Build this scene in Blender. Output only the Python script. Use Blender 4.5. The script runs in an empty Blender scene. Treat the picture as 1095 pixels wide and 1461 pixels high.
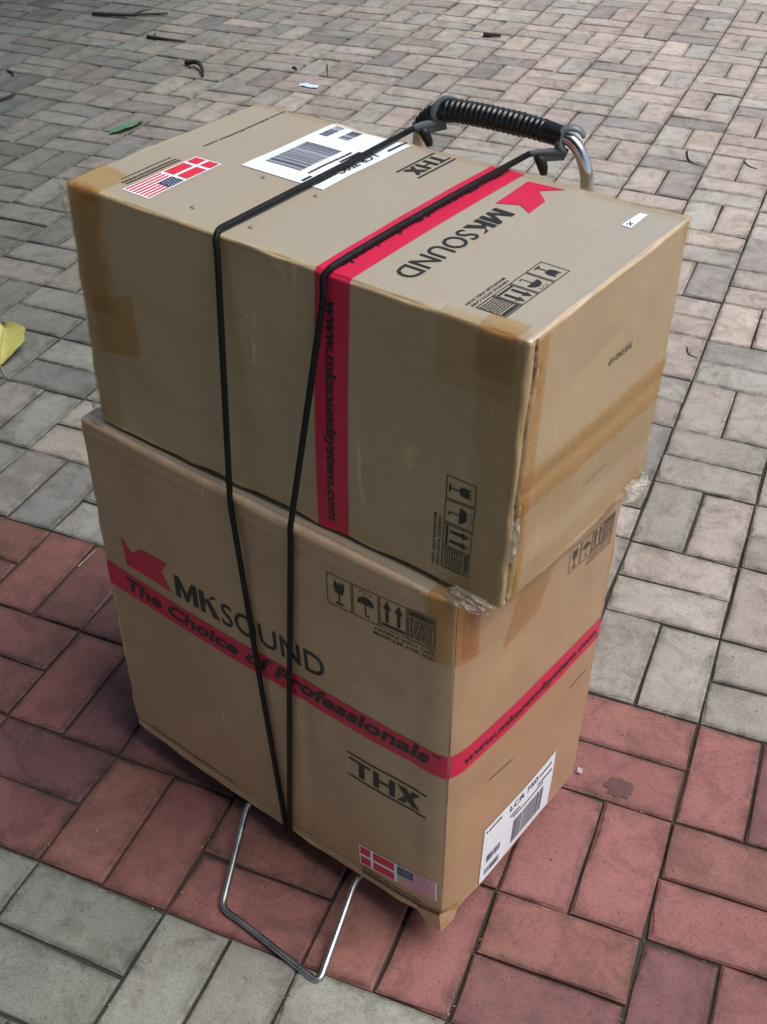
import bpy, bmesh, math, random
from mathutils import Vector, Matrix, noise

# ------------------------------------------------------------------ camera, sky, sun, exposure
S = bpy.context.scene
COL = S.collection
rnd = random.Random(7)

CAM_YAW, CAM_PITCH, CAM_ROLL = -0.388668809, 0.669841668, -0.0102516
CAM_POS = Vector((0.192379, -0.885406, 1.351911))
FPX, PW, PH = 1628.4516, 1095.0, 1461.0           # focal length and size in photograph pixels
fwd = Vector((math.sin(CAM_YAW)*math.cos(CAM_PITCH), math.cos(CAM_YAW)*math.cos(CAM_PITCH), -math.sin(CAM_PITCH)))
rgt = Vector((math.cos(CAM_YAW), -math.sin(CAM_YAW), 0))
dwn = fwd.cross(rgt)
c_, s_ = math.cos(CAM_ROLL), math.sin(CAM_ROLL)
camx = rgt*c_ + dwn*s_
camy = -(dwn*c_ - rgt*s_)
camz = -fwd
cd = bpy.data.cameras.new('camera')
cam = bpy.data.objects.new('camera', cd)
COL.objects.link(cam)
M = Matrix((camx, camy, camz)).transposed().to_4x4()
M.translation = CAM_POS
cam.matrix_world = M
cd.sensor_fit = 'VERTICAL'
cd.sensor_height = 24.0
cd.sensor_width = 18.0
cd.lens = 24.0*FPX/PH
cd.clip_start = 0.02
cd.clip_end = 3000
S.camera = cam

SUN_AZ = math.radians(86)      # direction towards the light, clockwise from +y
SUN_EL = math.radians(62)
w = bpy.data.worlds.new('World')
S.world = w
w.use_nodes = True
nt = w.node_tree
nt.nodes.clear()
sky = nt.nodes.new('ShaderNodeTexSky')
sky.sky_type = 'NISHITA'
sky.sun_disc = False
sky.sun_elevation = SUN_EL
sky.sun_rotation = SUN_AZ
sky.air_density = 1.0
sky.dust_density = 2.6
sky.ozone_density = 0.6
bg = nt.nodes.new('ShaderNodeBackground')
bg.inputs['Strength'].default_value = 0.05
wo = nt.nodes.new('ShaderNodeOutputWorld')
nt.links.new(sky.outputs[0], bg.inputs[0])
nt.links.new(bg.outputs[0], wo.inputs[0])

sd = bpy.data.lights.new('sun', 'SUN')
sd.energy = 1.5
sd.angle = math.radians(38)
sd.color = (1.0, 0.995, 0.985)
sun = bpy.data.objects.new('sun', sd)
COL.objects.link(sun)
tl = Vector((math.sin(SUN_AZ)*math.cos(SUN_EL), math.cos(SUN_AZ)*math.cos(SUN_EL), math.sin(SUN_EL)))
sun.rotation_euler = tl.to_track_quat('Z', 'Y').to_euler()
sun.location = (4, 4, 8)

S.view_settings.view_transform = 'Standard'
S.view_settings.look = 'None'
S.view_settings.exposure = 1.30
S.view_settings.gamma = 1.0
S.view_settings.use_curve_mapping = False


# ------------------------------------------------------------------ helpers
def link(name, me, mat=None, parent=None, smooth=False):
    o = bpy.data.objects.new(name, me)
    COL.objects.link(o)
    if mat is not None and not me.materials:
        me.materials.append(mat)
    if parent is not None:
        o.parent = parent
    if smooth:
        me.polygons.foreach_set('use_smooth', [True]*len(me.polygons))
    return o


def mesh(name, verts, faces):
    me = bpy.data.meshes.new(name)
    me.from_pydata([tuple(v) for v in verts], [], faces)
    me.validate()
    me.update()
    return me


def empty(name, loc):
    o = bpy.data.objects.new(name, None)
    COL.objects.link(o)
    o.location = loc
    o.empty_display_size = 0.05
    return o


def tag(o, label, cat, group=None):
    o['label'] = label
    o['category'] = cat
    if group:
        o['group'] = group
    return o


def keep(o, parent):
    """parent without moving: meshes are written in world coordinates"""
    o.parent = parent
    o.matrix_parent_inverse = Matrix.Translation(-Vector(parent.location))
    return o


def smooth_path(pts, n=8):
    """Catmull-Rom through pts"""
    P = [Vector(p) for p in pts]
    P = [P[0]*2-P[1]] + P + [P[-1]*2-P[-2]]
    out = []
    for i in range(1, len(P)-2):
        a, b, c, d = P[i-1:i+3]
        for k in range(n):
            t = k/n
            out.append(0.5*((2*b)+(c-a)*t+(2*a-5*b+4*c-d)*t*t+(3*b-a-3*c+d)*t*t*t))
    out.append(P[-2].copy())
    return out


def fillet(pts, rad, n=6):
    """polyline with rounded corners"""
    P = [Vector(p) for p in pts]
    out = [P[0]]
    for i in range(1, len(P)-1):
        a, b, c = P[i-1], P[i], P[i+1]
        u, v = (a-b), (c-b)
        r = min(rad, u.length*0.45, v.length*0.45)
        p, q = b+u.normalized()*r, b+v.normalized()*r
        for k in range(n+1):
            t = k/n
            out.append(p*(1-t)**2+b*2*t*(1-t)+q*t*t)
    out.append(P[-1])
    return out


def sweep(path, rad, seg=12, flat=None, up=None):
    """tube along path; rad is a number or a list; flat scales the second axis"""
    V, F = [], []
    n = len(path)
    if not hasattr(rad, '__len__'):
        rad = [rad]*n
    prev = None
    for i, p in enumerate(path):
        t = (path[min(i+1, n-1)]-path[max(i-1, 0)]).normalized()
        if prev is None:
            ref = Vector(up) if up else (Vector((0, 0, 1)) if abs(t.z) < 0.9 else Vector((1, 0, 0)))
            x = t.cross(ref).normalized()
        else:
            x = (prev-t*prev.dot(t)).normalized()
        prev = x
        y = t.cross(x)
        fy = 1.0 if flat is None else (flat[i] if hasattr(flat, '__len__') else flat)
        for k in range(seg):
            a = 2*math.pi*k/seg
            V.append(p+x*math.cos(a)*rad[i]+y*math.sin(a)*rad[i]*fy)
    for i in range(n-1):
        for k in range(seg):
            k2 = (k+1) % seg
            F.append((i*seg+k, i*seg+k2, (i+1)*seg+k2, (i+1)*seg+k))
    F.append(tuple(range(seg))[::-1])
    F.append(tuple((n-1)*seg+k for k in range(seg)))
    return V, F


def join(*parts):
    V, F = [], []
    for v, f in parts:
        o = len(V)
        V += list(v)
        F += [tuple(i+o for i in q) for q in f]
    return V, F


# ------------------------------------------------------------------ materials
def new_mat(name):
    m = bpy.data.materials.new(name)
    m.use_nodes = True
    n = m.node_tree.nodes
    n.clear()
    out = n.new('ShaderNodeOutputMaterial')
    b = n.new('ShaderNodeBsdfPrincipled')
    m.node_tree.links.new(b.outputs[0], out.inputs[0])
    return m, m.node_tree, b, out


def N(t, kind, **kw):
    n = t.nodes.new(kind)
    for k, v in kw.items():
        if k in n.inputs:
            n.inputs[k].default_value = v
        else:
            setattr(n, k, v)
    return n


def mixc(t, fac, a, b, mode='MIX'):
    m = t.nodes.new('ShaderNodeMix')
    m.data_type = 'RGBA'
    m.blend_type = mode
    m.clamp_factor = True
    for sock, val in ((m.inputs[0], fac), (m.inputs[6], a), (m.inputs[7], b)):
        if hasattr(val, 'is_output'):
            t.links.new(val, sock)
        elif hasattr(val, '__len__'):
            sock.default_value = (*val, 1) if len(val) == 3 else val
        else:
            sock.default_value = val
    return m.outputs[2]


def ramp(t, src, stops):
    r = t.nodes.new('ShaderNodeValToRGB')
    e = r.color_ramp.elements
    while len(e) < len(stops):
        e.new(0.5)
    for x, (p, c) in zip(e, stops):
        x.position = p
        x.color = (*c, 1) if hasattr(c, '__len__') else (c, c, c, 1)
    t.links.new(src, r.inputs[0])
    return r.outputs[0]


def noise_tex(t, vec, scale, detail=4, rough=0.55, out=0, dist=0.0):
    n = N(t, 'ShaderNodeTexNoise', Scale=scale, Detail=detail, Roughness=rough, Distortion=dist)
    t.links.new(vec, n.inputs['Vector'])
    return n.outputs[out]


def bump(t, b, h, strength, dist):
    bp = N(t, 'ShaderNodeBump', Strength=strength, Distance=dist)
    t.links.new(h, bp.inputs['Height'])
    t.links.new(bp.outputs[0], b.inputs['Normal'])
    return bp


def plain(name, col, rough=0.5, metal=0.0, spec=0.5, grain=None):
    m, t, b, o = new_mat(name)
    b.inputs['Base Color'].default_value = (*col, 1)
    b.inputs['Roughness'].default_value = rough
    b.inputs['Metallic'].default_value = metal
    b.inputs['Specular IOR Level'].default_value = spec
    geo = N(t, 'ShaderNodeNewGeometry')
    if grain:
        n = noise_tex(t, geo.outputs['Position'], grain, 5)
        c = mixc(t, n, tuple(x*0.72 for x in col), tuple(min(1, x*1.22) for x in col))
        t.links.new(c, b.inputs['Base Color'])
        r = ramp(t, n, [(0.3, max(0.02, rough-0.1)), (0.75, min(1, rough+0.12))])
        t.links.new(r, b.inputs['Roughness'])
    return m


def make_paver_mat(name, use_attr):
    m, t, b, o = new_mat(name)
    if use_attr:
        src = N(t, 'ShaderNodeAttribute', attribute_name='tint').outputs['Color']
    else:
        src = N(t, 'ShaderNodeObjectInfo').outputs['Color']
    geo = N(t, 'ShaderNodeNewGeometry')
    pos = geo.outputs['Position']
    # broad cloudiness inside each paver
    n1 = noise_tex(t, pos, 10, 6, 0.66)
    c = mixc(t, ramp(t, n1, [(0.32, 0.0), (0.74, 1.0)]), src, (0.74, 0.73, 0.73), 'MULTIPLY')
    # sand grain, light and dark
    n2 = noise_tex(t, pos, 520, 2, 0.7)
    c = mixc(t, ramp(t, n2, [(0.34, 0.55), (0.55, 0.0)]), c, (0.50, 0.48, 0.46), 'MULTIPLY')
    n3 = noise_tex(t, pos, 700, 2, 0.6)
    c = mixc(t, ramp(t, n3, [(0.55, 0.0), (0.72, 0.5)]), c, (1.5, 1.46, 1.42), 'MULTIPLY')
    n8 = noise_tex(t, pos, 240, 3, 0.75)
    c = mixc(t, ramp(t, n8, [(0.30, 0.65), (0.47, 0.0)]), c, (0.52, 0.50, 0.48), 'MULTIPLY')
    c = mixc(t, ramp(t, n8, [(0.58, 0.0), (0.72, 0.45)]), c, (1.35, 1.34, 1.32), 'MULTIPLY')
    # dark aggregate and pits, unevenly strewn
    v = N(t, 'ShaderNodeTexVoronoi', Scale=150.0, Randomness=1.0)
    t.links.new(pos, v.inputs['Vector'])
    pit = ramp(t, v.outputs['Distance'], [(0.16, 1.0), (0.30, 0.0)])
    n4 = noise_tex(t, pos, 55, 3, 0.7)
    pm = N(t, 'ShaderNodeMath', operation='MULTIPLY')
    t.links.new(pit, pm.inputs[0])
    t.links.new(ramp(t, n4, [(0.50, 0.0), (0.64, 0.75)]), pm.inputs[1])
    c = mixc(t, pm.outputs[0], c, (0.26, 0.24, 0.23), 'MULTIPLY')
    # grime: grey-green film in patches, wear stains, dirt creeping in from the joints
    n5 = noise_tex(t, pos, 2.3, 5, 0.62, dist=0.4)
    c = mixc(t, ramp(t, n5, [(0.46, 0.0), (0.72, 0.5)]), c, (0.62, 0.60, 0.55), 'MULTIPLY')
    n6 = noise_tex(t, pos, 15, 6, 0.72, dist=1.0)
    c = mixc(t, ramp(t, n6, [(0.47, 0.0), (0.72, 0.85)]), c, (0.46, 0.44, 0.41), 'MULTIPLY')
    ed = N(t, 'ShaderNodeAttribute', attribute_name='edge')
    n7 = noise_tex(t, pos, 34, 5, 0.7)
    em = N(t, 'ShaderNodeMath', operation='MULTIPLY')
    pw = N(t, 'ShaderNodeMath', operation='POWER')
    t.links.new(ed.outputs['Fac'], pw.inputs[0])
    pw.inputs[1].default_value = 1.6
    t.links.new(pw.outputs[0], em.inputs[0])
    t.links.new(ramp(t, n7, [(0.34, 0.05), (0.66, 0.95)]), em.inputs[1])
    c = mixc(t, em.outputs[0], c, (0.40, 0.39, 0.36), 'MULTIPLY')
    t.links.new(c, b.inputs['Base Color'])
    b.inputs['Specular IOR Level'].default_value = 0.55
    t.links.new(ramp(t, n1, [(0.3, 0.58), (0.7, 0.80)]), b.inputs['Roughness'])
    h = N(t, 'ShaderNodeMath', operation='MULTIPLY_ADD')
    t.links.new(n2, h.inputs[0])
    h.inputs[1].default_value = 0.35
    t.links.new(n6, h.inputs[2])
    bump(t, b, h.outputs[0], 0.35, 0.0016)
    return m


MAT_PAVER = make_paver_mat('concrete_paver', False)
MAT_PAVER_FAR = make_paver_mat('concrete_paver_field', True)


def make_joint_mat():
    m, t, b, o = new_mat('joint_sand')
    geo = N(t, 'ShaderNodeNewGeometry')
    pos = geo.outputs['Position']
    n = noise_tex(t, pos, 3.2, 5, 0.6)
    c = mixc(t, ramp(t, n, [(0.4, 0.0), (0.68, 1.0)]), (0.045, 0.038, 0.032), (0.036, 0.040, 0.026))
    g = noise_tex(t, pos, 420, 2)
    c = mixc(t, ramp(t, g, [(0.58, 0.0), (0.7, 0.6)]), c, (0.12, 0.11, 0.095))
    t.links.new(c, b.inputs['Base Color'])
    b.inputs['Roughness'].default_value = 0.95
    b.inputs['Specular IOR Level'].default_value = 0.1
    bump(t, b, g, 0.7, 0.002)
    return m


MAT_JOINT = make_joint_mat()
MAT_SOIL = plain('far_ground', (0.16, 0.145, 0.125), 0.95, spec=0.1, grain=5)


def make_cardboard(name, tone, alt):
    m, t, b, o = new_mat(name)
    tc = N(t, 'ShaderNodeTexCoord')
    pos = tc.outputs['Object']
    n1 = noise_tex(t, pos, 4.5, 6, 0.62)
    c = mixc(t, ramp(t, n1, [(0.34, 0.0), (0.66, 1.0)]), alt, tone)
    n2 = noise_tex(t, pos, 260, 4, 0.7)
    c = mixc(t, ramp(t, n2, [(0.3, 0.40), (0.6, 0.0)]), c, (0.70, 0.66, 0.60), 'MULTIPLY')
    # faint corrugation
    mp = N(t, 'ShaderNodeMapping')
    mp.inputs['Rotation'].default_value = (0, 0, 0.26)
    t.links.new(pos, mp.inputs['Vector'])
    wv = N(t, 'ShaderNodeTexWave', Scale=38.0, Distortion=0.6, Detail=2.0)
    wv.bands_direction = 'X'
    t.links.new(mp.outputs[0], wv.inputs['Vector'])
    # scuffs, rubs and scratches
    n3 = noise_tex(t, pos, 22, 7, 0.78, dist=0.8)
    c = mixc(t, ramp(t, n3, [(0.62, 0.0), (0.72, 0.40)]), c, tuple(min(1, x*1.55) for x in tone))
    sm = N(t, 'ShaderNodeMapping')
    sm.inputs['Rotation'].default_value = (0.5, 0.35, 0.8)
    sm.inputs['Scale'].default_value = (9, 160, 9)
    t.links.new(pos, sm.inputs['Vector'])
    ns = noise_tex(t, sm.outputs[0], 1.0, 3, 0.6)
    sx = N(t, 'ShaderNodeMath', operation='MULTIPLY')
    t.links.new(ramp(t, ns, [(0.66, 0.0), (0.72, 0.7)]), sx.inputs[0])
    t.links.new(ramp(t, n1, [(0.45, 0.0), (0.62, 1.0)]), sx.inputs[1])
    c = mixc(t, sx.outputs[0], c, tuple(min(1, x*1.6) for x in tone))
    n4 = noise_tex(t, pos, 9, 7, 0.72, dist=0.8)
    c = mixc(t, ramp(t, n4, [(0.50, 0.0), (0.76, 0.55)]), c, (0.66, 0.60, 0.52), 'MULTIPLY')
    # cool sky sheen put into the colour of upward panels as a grey film
    gn = N(t, 'ShaderNodeNewGeometry')
    sp = N(t, 'ShaderNodeSeparateXYZ')
    t.links.new(gn.outputs['Normal'], sp.inputs[0])
    top_sheen = N(t, 'ShaderNodeMath', operation='MULTIPLY')
    t.links.new(ramp(t, sp.outputs['Z'], [(0.75, 0.0), (0.98, 0.75)]), top_sheen.inputs[0])
    t.links.new(ramp(t, n4, [(0.25, 1.0), (0.75, 0.6)]), top_sheen.inputs[1])
    c = mixc(t, top_sheen.outputs[0], c, (0.365, 0.355, 0.305))
    # fibres rubbed pale along the folds
    ed = N(t, 'ShaderNodeAttribute', attribute_name='wear')
    em = N(t, 'ShaderNodeMath', operation='MULTIPLY')
    t.links.new(ed.outputs['Fac'], em.inputs[0])
    t.links.new(ramp(t, n3, [(0.36, 0.1), (0.62, 1.0)]), em.inputs[1])
    c = mixc(t, em.outputs[0], c, tuple(min(1, x*1.45+0.04) for x in tone))
    t.links.new(c, b.inputs['Base Color'])
    t.links.new(ramp(t, n4, [(0.3, 0.36), (0.7, 0.56)]), b.inputs['Roughness'])
    b.inputs['Specular IOR Level'].default_value = 0.8
    b.inputs['Coat Weight'].default_value = 0.9
    b.inputs['Coat Roughness'].default_value = 0.42
    b.inputs['Coat IOR'].default_value = 1.6
    h = N(t, 'ShaderNodeMath', operation='MULTIPLY_ADD')
    t.links.new(n2, h.inputs[0])
    h.inputs[1].default_value = 0.10
    t.links.new(n4, h.inputs[2])
    h2 = N(t, 'ShaderNodeMath', operation='MULTIPLY_ADD')
    t.links.new(wv.outputs['Fac'], h2.inputs[0])
    h2.inputs[1].default_value = 0.010
    t.links.new(h.outputs[0], h2.inputs[2])
    bump(t, b, h2.outputs[0], 0.4, 0.004)
    return m


MAT_CARD = make_cardboard('kraft_cardboard', (0.412, 0.290, 0.150), (0.384, 0.258, 0.124))
MAT_CARD2 = make_cardboard('kraft_cardboard_worn', (0.434, 0.274, 0.142), (0.402, 0.238, 0.116))


def make_print(name, col, rough=0.45, worn=0.10):
    m, t, b, o = new_mat(name)
    tc = N(t, 'ShaderNodeTexCoord')
    n = noise_tex(t, tc.outputs['Object'], 180, 4, 0.7)
    n2 = noise_tex(t, tc.outputs['Object'], 18, 5, 0.7)
    c = mixc(t, ramp(t, n, [(0.35, 0.0), (0.7, 0.5)]), col, tuple(x*0.78 for x in col))
    c = mixc(t, ramp(t, n2, [(0.62, 0.0), (0.78, worn)]), c, (0.38, 0.27, 0.16))
    t.links.new(c, b.inputs['Base Color'])
    b.inputs['Roughness'].default_value = rough
    return m


MAT_RED = make_print('red_ink', (0.57, 0.014, 0.060), 0.42, 0.2)
MAT_BLACK = make_print('black_ink', (0.018, 0.017, 0.018), 0.5, 0.35)
MAT_SOFTBLACK = make_print('faint_black_ink', (0.075, 0.06, 0.045), 0.55, 0.3)
MAT_LABEL = make_print('label_paper', (0.80, 0.83, 0.86), 0.38, 0.0)
MAT_NAVY = make_print('navy_ink', (0.02, 0.03, 0.10), 0.45, 0.05)
MAT_GREYINK = make_print('barcode_ink', (0.11, 0.12, 0.17), 0.45, 0.05)
MAT_FLAGRED = make_print('flag_red_ink', (0.66, 0.03, 0.06), 0.42, 0.05)


def make_tape(name, tint, gloss, rough, wrinkle, scale=30):
    """see-through packing tape: tinted film with a sheen"""
    m, t, b, out = new_mat(name)
    tc = N(t, 'ShaderNodeTexCoord')
    tr = N(t, 'ShaderNodeBsdfTransparent')
    tr.inputs[0].default_value = (*tint, 1)
    b.inputs['Base Color'].default_value = (0.55, 0.50, 0.42, 1)
    b.inputs['Roughness'].default_value = rough
    b.inputs['Specular IOR Level'].default_value = 0.8
    mx = N(t, 'ShaderNodeMixShader')
    lw = N(t, 'ShaderNodeLayerWeight', Blend=0.35)
    n = noise_tex(t, tc.outputs['Object'], scale, 5, 0.65, dist=1.5)
    r = ramp(t, n, [(0.35, gloss*0.6), (0.7, gloss*1.6)])
    ad = N(t, 'ShaderNodeMath', operation='MULTIPLY_ADD')
    t.links.new(lw.outputs['Facing'], ad.inputs[0])
    ad.inputs[1].default_value = 0.16
    t.links.new(r, ad.inputs[2])
    t.links.new(ad.outputs[0], mx.inputs[0])
    t.links.new(tr.outputs[0], mx.inputs[1])
    t.links.new(b.outputs[0], mx.inputs[2])
    t.links.new(mx.outputs[0], out.inputs[0])
    bump(t, b, n, wrinkle, 0.004)
    return m


MAT_TAPE = make_tape('amber_packing_tape', (0.95, 0.81, 0.58), 0.06, 0.16, 0.9, 38)
MAT_CLEAR = make_tape('clear_packing_tape', (0.97, 0.92, 0.83), 0.055, 0.12, 1.0, 55)
MAT_FILM = make_tape('crumpled_clear_film', (0.93, 0.94, 0.93), 0.34, 0.07, 0.8, 90)

MAT_CHROME = plain('chrome', (0.62, 0.63, 0.64), 0.12, 1.0)
MAT_ZINC = plain('zinc_plated_wire', (0.40, 0.41, 0.40), 0.34, 1.0, grain=60)
MAT_STEEL = plain('painted_steel', (0.06, 0.06, 0.065), 0.4, 0.3)
MAT_GRIP = plain('black_rubber_grip', (0.005, 0.0055, 0.007), 0.34, spec=0.45, grain=80)
MAT_RUBBER = plain('black_rubber_tyre', (0.016, 0.016, 0.016), 0.75, grain=60)
MAT_HOOK = plain('grey_plastic_hook', (0.115, 0.135, 0.15), 0.42, grain=40)
MAT_BLACKPL = plain('black_plastic', (0.010, 0.010, 0.011), 0.5)


def make_cord():
    m, t, b, o = new_mat('black_braided_cord')
    tc = N(t, 'ShaderNodeTexCoord')
    v = N(t, 'ShaderNodeTexVoronoi', Scale=480.0)
    t.links.new(tc.outputs['Object'], v.inputs['Vector'])
    c = mixc(t, v.outputs['Distance'], (0.003, 0.0035, 0.004), (0.010, 0.011, 0.012))
    t.links.new(c, b.inputs['Base Color'])
    b.inputs['Roughness'].default_value = 0.55
    b.inputs['Specular IOR Level'].default_value = 0.2
    bump(t, b, v.outputs['Distance'], 0.5, 0.0012)
    return m


MAT_CORD = make_cord()
MAT_TWIG = plain('dead_bark', (0.035, 0.028, 0.022), 0.85, spec=0.2, grain=120)
MAT_STRAW = plain('dry_straw', (0.34, 0.27, 0.14), 0.8, spec=0.2, grain=90)
MAT_LEAFY = plain('yellow_leaf', (0.42, 0.395, 0.12), 0.6, spec=0.3, grain=35)
MAT_LEAFG = plain('green_leaf', (0.050, 0.135, 0.080), 0.5, spec=0.3, grain=40)
MAT_PAPER = plain('white_paper_scrap', (0.55, 0.62, 0.72), 0.7, grain=50)

# ------------------------------------------------------------------ ground and pavement
g = link('ground', mesh('ground', [(-900, -900, -0.052), (900, -900, -0.052), (900, 900, -0.052), (-900, 900, -0.052)], [(0, 1, 2, 3)]), MAT_SOIL)
g['kind'] = 'structure'
pav = link('pavement', mesh('pavement_bed', [(-3.98, -1.98, -0.0060), (5.4, -1.98, -0.0060), (5.4, 9.4, -0.0060), (-3.98, 9.4, -0.0060)], [(0, 1, 2, 3)]), MAT_JOINT)
pav['kind'] = 'structure'

# the laid courses wander a little: smooth offset of the grid nodes, measured along the paving
WC = [[-0.00185, 0.00558], [0.00364, 0.01373], [0.00504, -0.01651], [-0.00478, -0.02921], [0.00362, -0.0034],
      [-0.00266, -0.03609], [-0.03181, 0.00469], [-0.02168, 0.02776], [0.01066, -0.04323], [-0.02146, 0.02739]]


def course(i, j):
    ii, jj = max(-11.0, min(2.0, i)), max(-1.5, min(20.0, j))
    x, y = ii/8, (jj-8)/10
    dx = dy = 0.0
    k = 0
    for a in range(5):
        for b in range(5):
            if a+b <= 3:
                m = x**a*y**b
                dx += m*WC[k][0]
                dy += m*WC[k][1]
                k += 1
    return Vector((0.2*i+dx, 0.2*j+dy, 0))


def paver_shape(seed, L=0.1962, Wd=0.0964):
    r = random.Random(seed)
    hx, hy = L/2, Wd/2
    base = [(-hx, -hy), (-hx*0.3, -hy), (hx*0.4, -hy), (hx, -hy), (hx, 0), (hx, hy), (hx*0.25, hy), (-hx*0.45, hy), (-hx, hy), (-hx, -hy*0.1)]
    V = []
    chip_k = r.choice((0, 3, 5, 8, 1, 6, 99, 99))
    for ins, z in ((0.0, -0.05), (0.0, -0.0028), (0.0022, 0.0), (0.0130, 0.0002)):
        for k, (x, y) in enumerate(base):
            corner = k in (0, 3, 5, 8)
            chip = k == chip_k
            jx = r.uniform(-0.0010, 0.0010)
            jy = r.uniform(-0.0010, 0.0010)
            ii = ins*(r.uniform(0.8, 1.7) if z >= 0 else 1)
            if chip and z == 0:
                ii += 0.0035
            if chip and z == -0.0028:
                ii += 0.0012
            xx = x-math.copysign(ii*(1.25 if corner else 1), x) if abs(abs(x)-hx) < 1e-6 else x
            yy = y-math.copysign(ii*(1.25 if corner else 1), y) if abs(abs(y)-hy) < 1e-6 else y
            V.append((xx+jx, yy+jy, z))
    n = len(base)
    F = []
    for lv in (0, 1, 2):
        for k in range(n):
            k2 = (k+1) % n
            F.append((lv*n+k, lv*n+k2, (lv+1)*n+k2, (lv+1)*n+k))
    F.append(tuple(3*n+k for k in range(n)))
    return V, F


SHAPES = [paver_shape(100+i) for i in range(14)]
SHAPE_ME = []
for i, (V, F) in enumerate(SHAPES):
    me = mesh('paver_shape', V, F)
    me.materials.append(MAT_PAVER)
    ea = me.attributes.new('edge', 'FLOAT', 'POINT')
    ea.data.foreach_set('value', [0.0 if k >= 30 else 1.0 for k in range(40)])
    SHAPE_ME.append(me)


def to_px(P):
    d = Vector(P)-CAM_POS
    z = d.dot(-camz)
    if z < 0.05:
        return None
    return (PW/2+FPX*d.dot(camx)/z, PH/2-FPX*d.dot(camy)/z, z)


SIL = [(94, 259), (366, 147), (987, 310), (917, 690), (893, 720), (819, 1105), (631, 1321), (197, 1033), (114, 595)]


def inside(x, y, poly):
    r = False
    n = len(poly)
    for i in range(n):
        (x1, y1), (x2, y2) = poly[i], poly[(i+1) % n]
        if (y1 > y) != (y2 > y) and x < (x2-x1)*(y-y1)/(y2-y1)+x1:
            r = not r
    return r


pavers = []
for i in range(-20, 27):
    for j in range(-10, 47):
        p00, p10, p01, p11 = course(i, j), course(i+1, j), course(i, j+1), course(i+1, j+1)
        vert = (i+j) % 2 == 0
        red = -1 <= j < 2
        for k in (0, 1):
            if vert:
                u0, u1, v0, v1 = k*0.5, k*0.5+0.5, 0, 1
            else:
                u0, u1, v0, v1 = 0, 1, k*0.5, k*0.5+0.5

            def bl(u, v):
                return p00*(1-u)*(1-v)+p10*u*(1-v)+p01*(1-u)*v+p11*u*v
            um, vm = (u0+u1)/2, (v0+v1)/2
            c = bl(um, vm)
            if vert:
                ax, sh = bl(um, v1)-bl(um, v0), bl(u1, vm)-bl(u0, vm)
            else:
                ax, sh = bl(u1, vm)-bl(u0, vm), bl(um, v1)-bl(um, v0)
            ang = math.atan2(ax.y, ax.x)
            if rnd.random() < 0.5:
                ang += math.pi
            ang += rnd.gauss(0, 0.0035)
            sx, sy = ax.length/0.2, sh.length/0.1
            # jointed edges: joint 4 mm irregular
            sx = (ax.length-rnd.uniform(0.0028, 0.0052))/0.1962
            sy = (sh.length-rnd.uniform(0.0028, 0.0052))/0.0964
            z = max(-0.0022, min(0.0022, rnd.gauss(0, 0.0010)))
            tilt = (rnd.gauss(0, 0.006), rnd.gauss(0, 0.004))
            v = rnd.gauss(0, 0.085)
            if red:
                q = rnd.random()
                base = Vector((0.275, 0.104, 0.092)) if q < 0.5 else (Vector((0.295, 0.120, 0.096)) if q < 0.78 else (Vector((0.218, 0.082, 0.084)) if q < 0.92 else Vector((0.190, 0.088, 0.090))))
                colr = base*(1+v)
            else:
                q = rnd.random()
                if q < 0.38:
                    base = Vector((0.392, 0.344, 0.296))
                elif q < 0.66:
                    base = Vector((0.400, 0.340, 0.296))
                elif q < 0.86:
                    base = Vector((0.366, 0.340, 0.300))
                elif q < 0.93:
                    base = Vector((0.380, 0.345, 0.292))
                else:
                    base = Vector((0.280, 0.255, 0.235))
                colr = base*(1+v)
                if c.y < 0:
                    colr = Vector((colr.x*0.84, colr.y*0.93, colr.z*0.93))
            # mossy grime plus shade painted into the colour, growing towards the left
            grime_shade = (-0.53*c.x-0.29*c.y+0.13)+0.26*noise.noise(Vector((c.x*0.8, c.y*0.8, 3.3)))+rnd.gauss(0, 0.07)
            grime_shade += 0.16*max(0.0, min(1.0, (-0.55-c.x)/0.5))*max(0.0, min(1.0, (2.4-c.y)/0.8))
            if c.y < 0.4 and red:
                grime_shade -= 0.1
            grime_shade = max(-0.42 if c.y > 1.6 else 0.0, min(1.0, grime_shade))  # far pavers lightened in colour to stand in for sky reflection
            colr = Vector((colr.x*(1-0.66*grime_shade), colr.y*(1-0.59*grime_shade), colr.z*(1-0.59*grime_shade)))
            # size in the picture
            px = to_px(c)
            area = 0.0
            if px and -20 < px[0] < PW+20 and -20 < px[1] < PH+20 and not inside(px[0], px[1], SIL):
                dv = (CAM_POS-c).normalized()
                area = ax.length*sh.length*FPX*FPX/px[2]**2*abs(dv.z)
            pavers.append((area, c+Vector((0, 0, z)), ang, tilt, (sx, sy), colr, rnd.randrange(14)))

pavers.sort(key=lambda p: -p[0])
for area, c, ang, tilt, sc, colr, k in pavers[:300]:
    o = bpy.data.objects.new('paver', SHAPE_ME[k])
    COL.objects.link(o)
    o.parent = pav
    o.location = c
    o.rotation_euler = (tilt[0], tilt[1], ang)
    o.scale = (sc[0], sc[1], 1)
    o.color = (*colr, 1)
V, F, T, E = [], [], [], []
for area, c, ang, tilt, sc, colr, k in pavers[300:]:
    vs, fs = SHAPES[k]
    o = len(V)
    ca, sa = math.cos(ang), math.sin(ang)
    for x, y, z in vs:
        x, y = x*sc[0], y*sc[1]
        z2 = z+tilt[0]*y-tilt[1]*x
        V.append((c.x+x*ca-y*sa, c.y+x*sa+y*ca, c.z+z2))
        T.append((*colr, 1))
    E += [1.0]*30+[0.0]*10
    F += [tuple(a+o for a in f) for f in fs]
me = bpy.data.meshes.new('paver_field')
me.from_pydata(V, [], F)
at = me.color_attributes.new('tint', 'FLOAT_COLOR', 'POINT')
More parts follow.
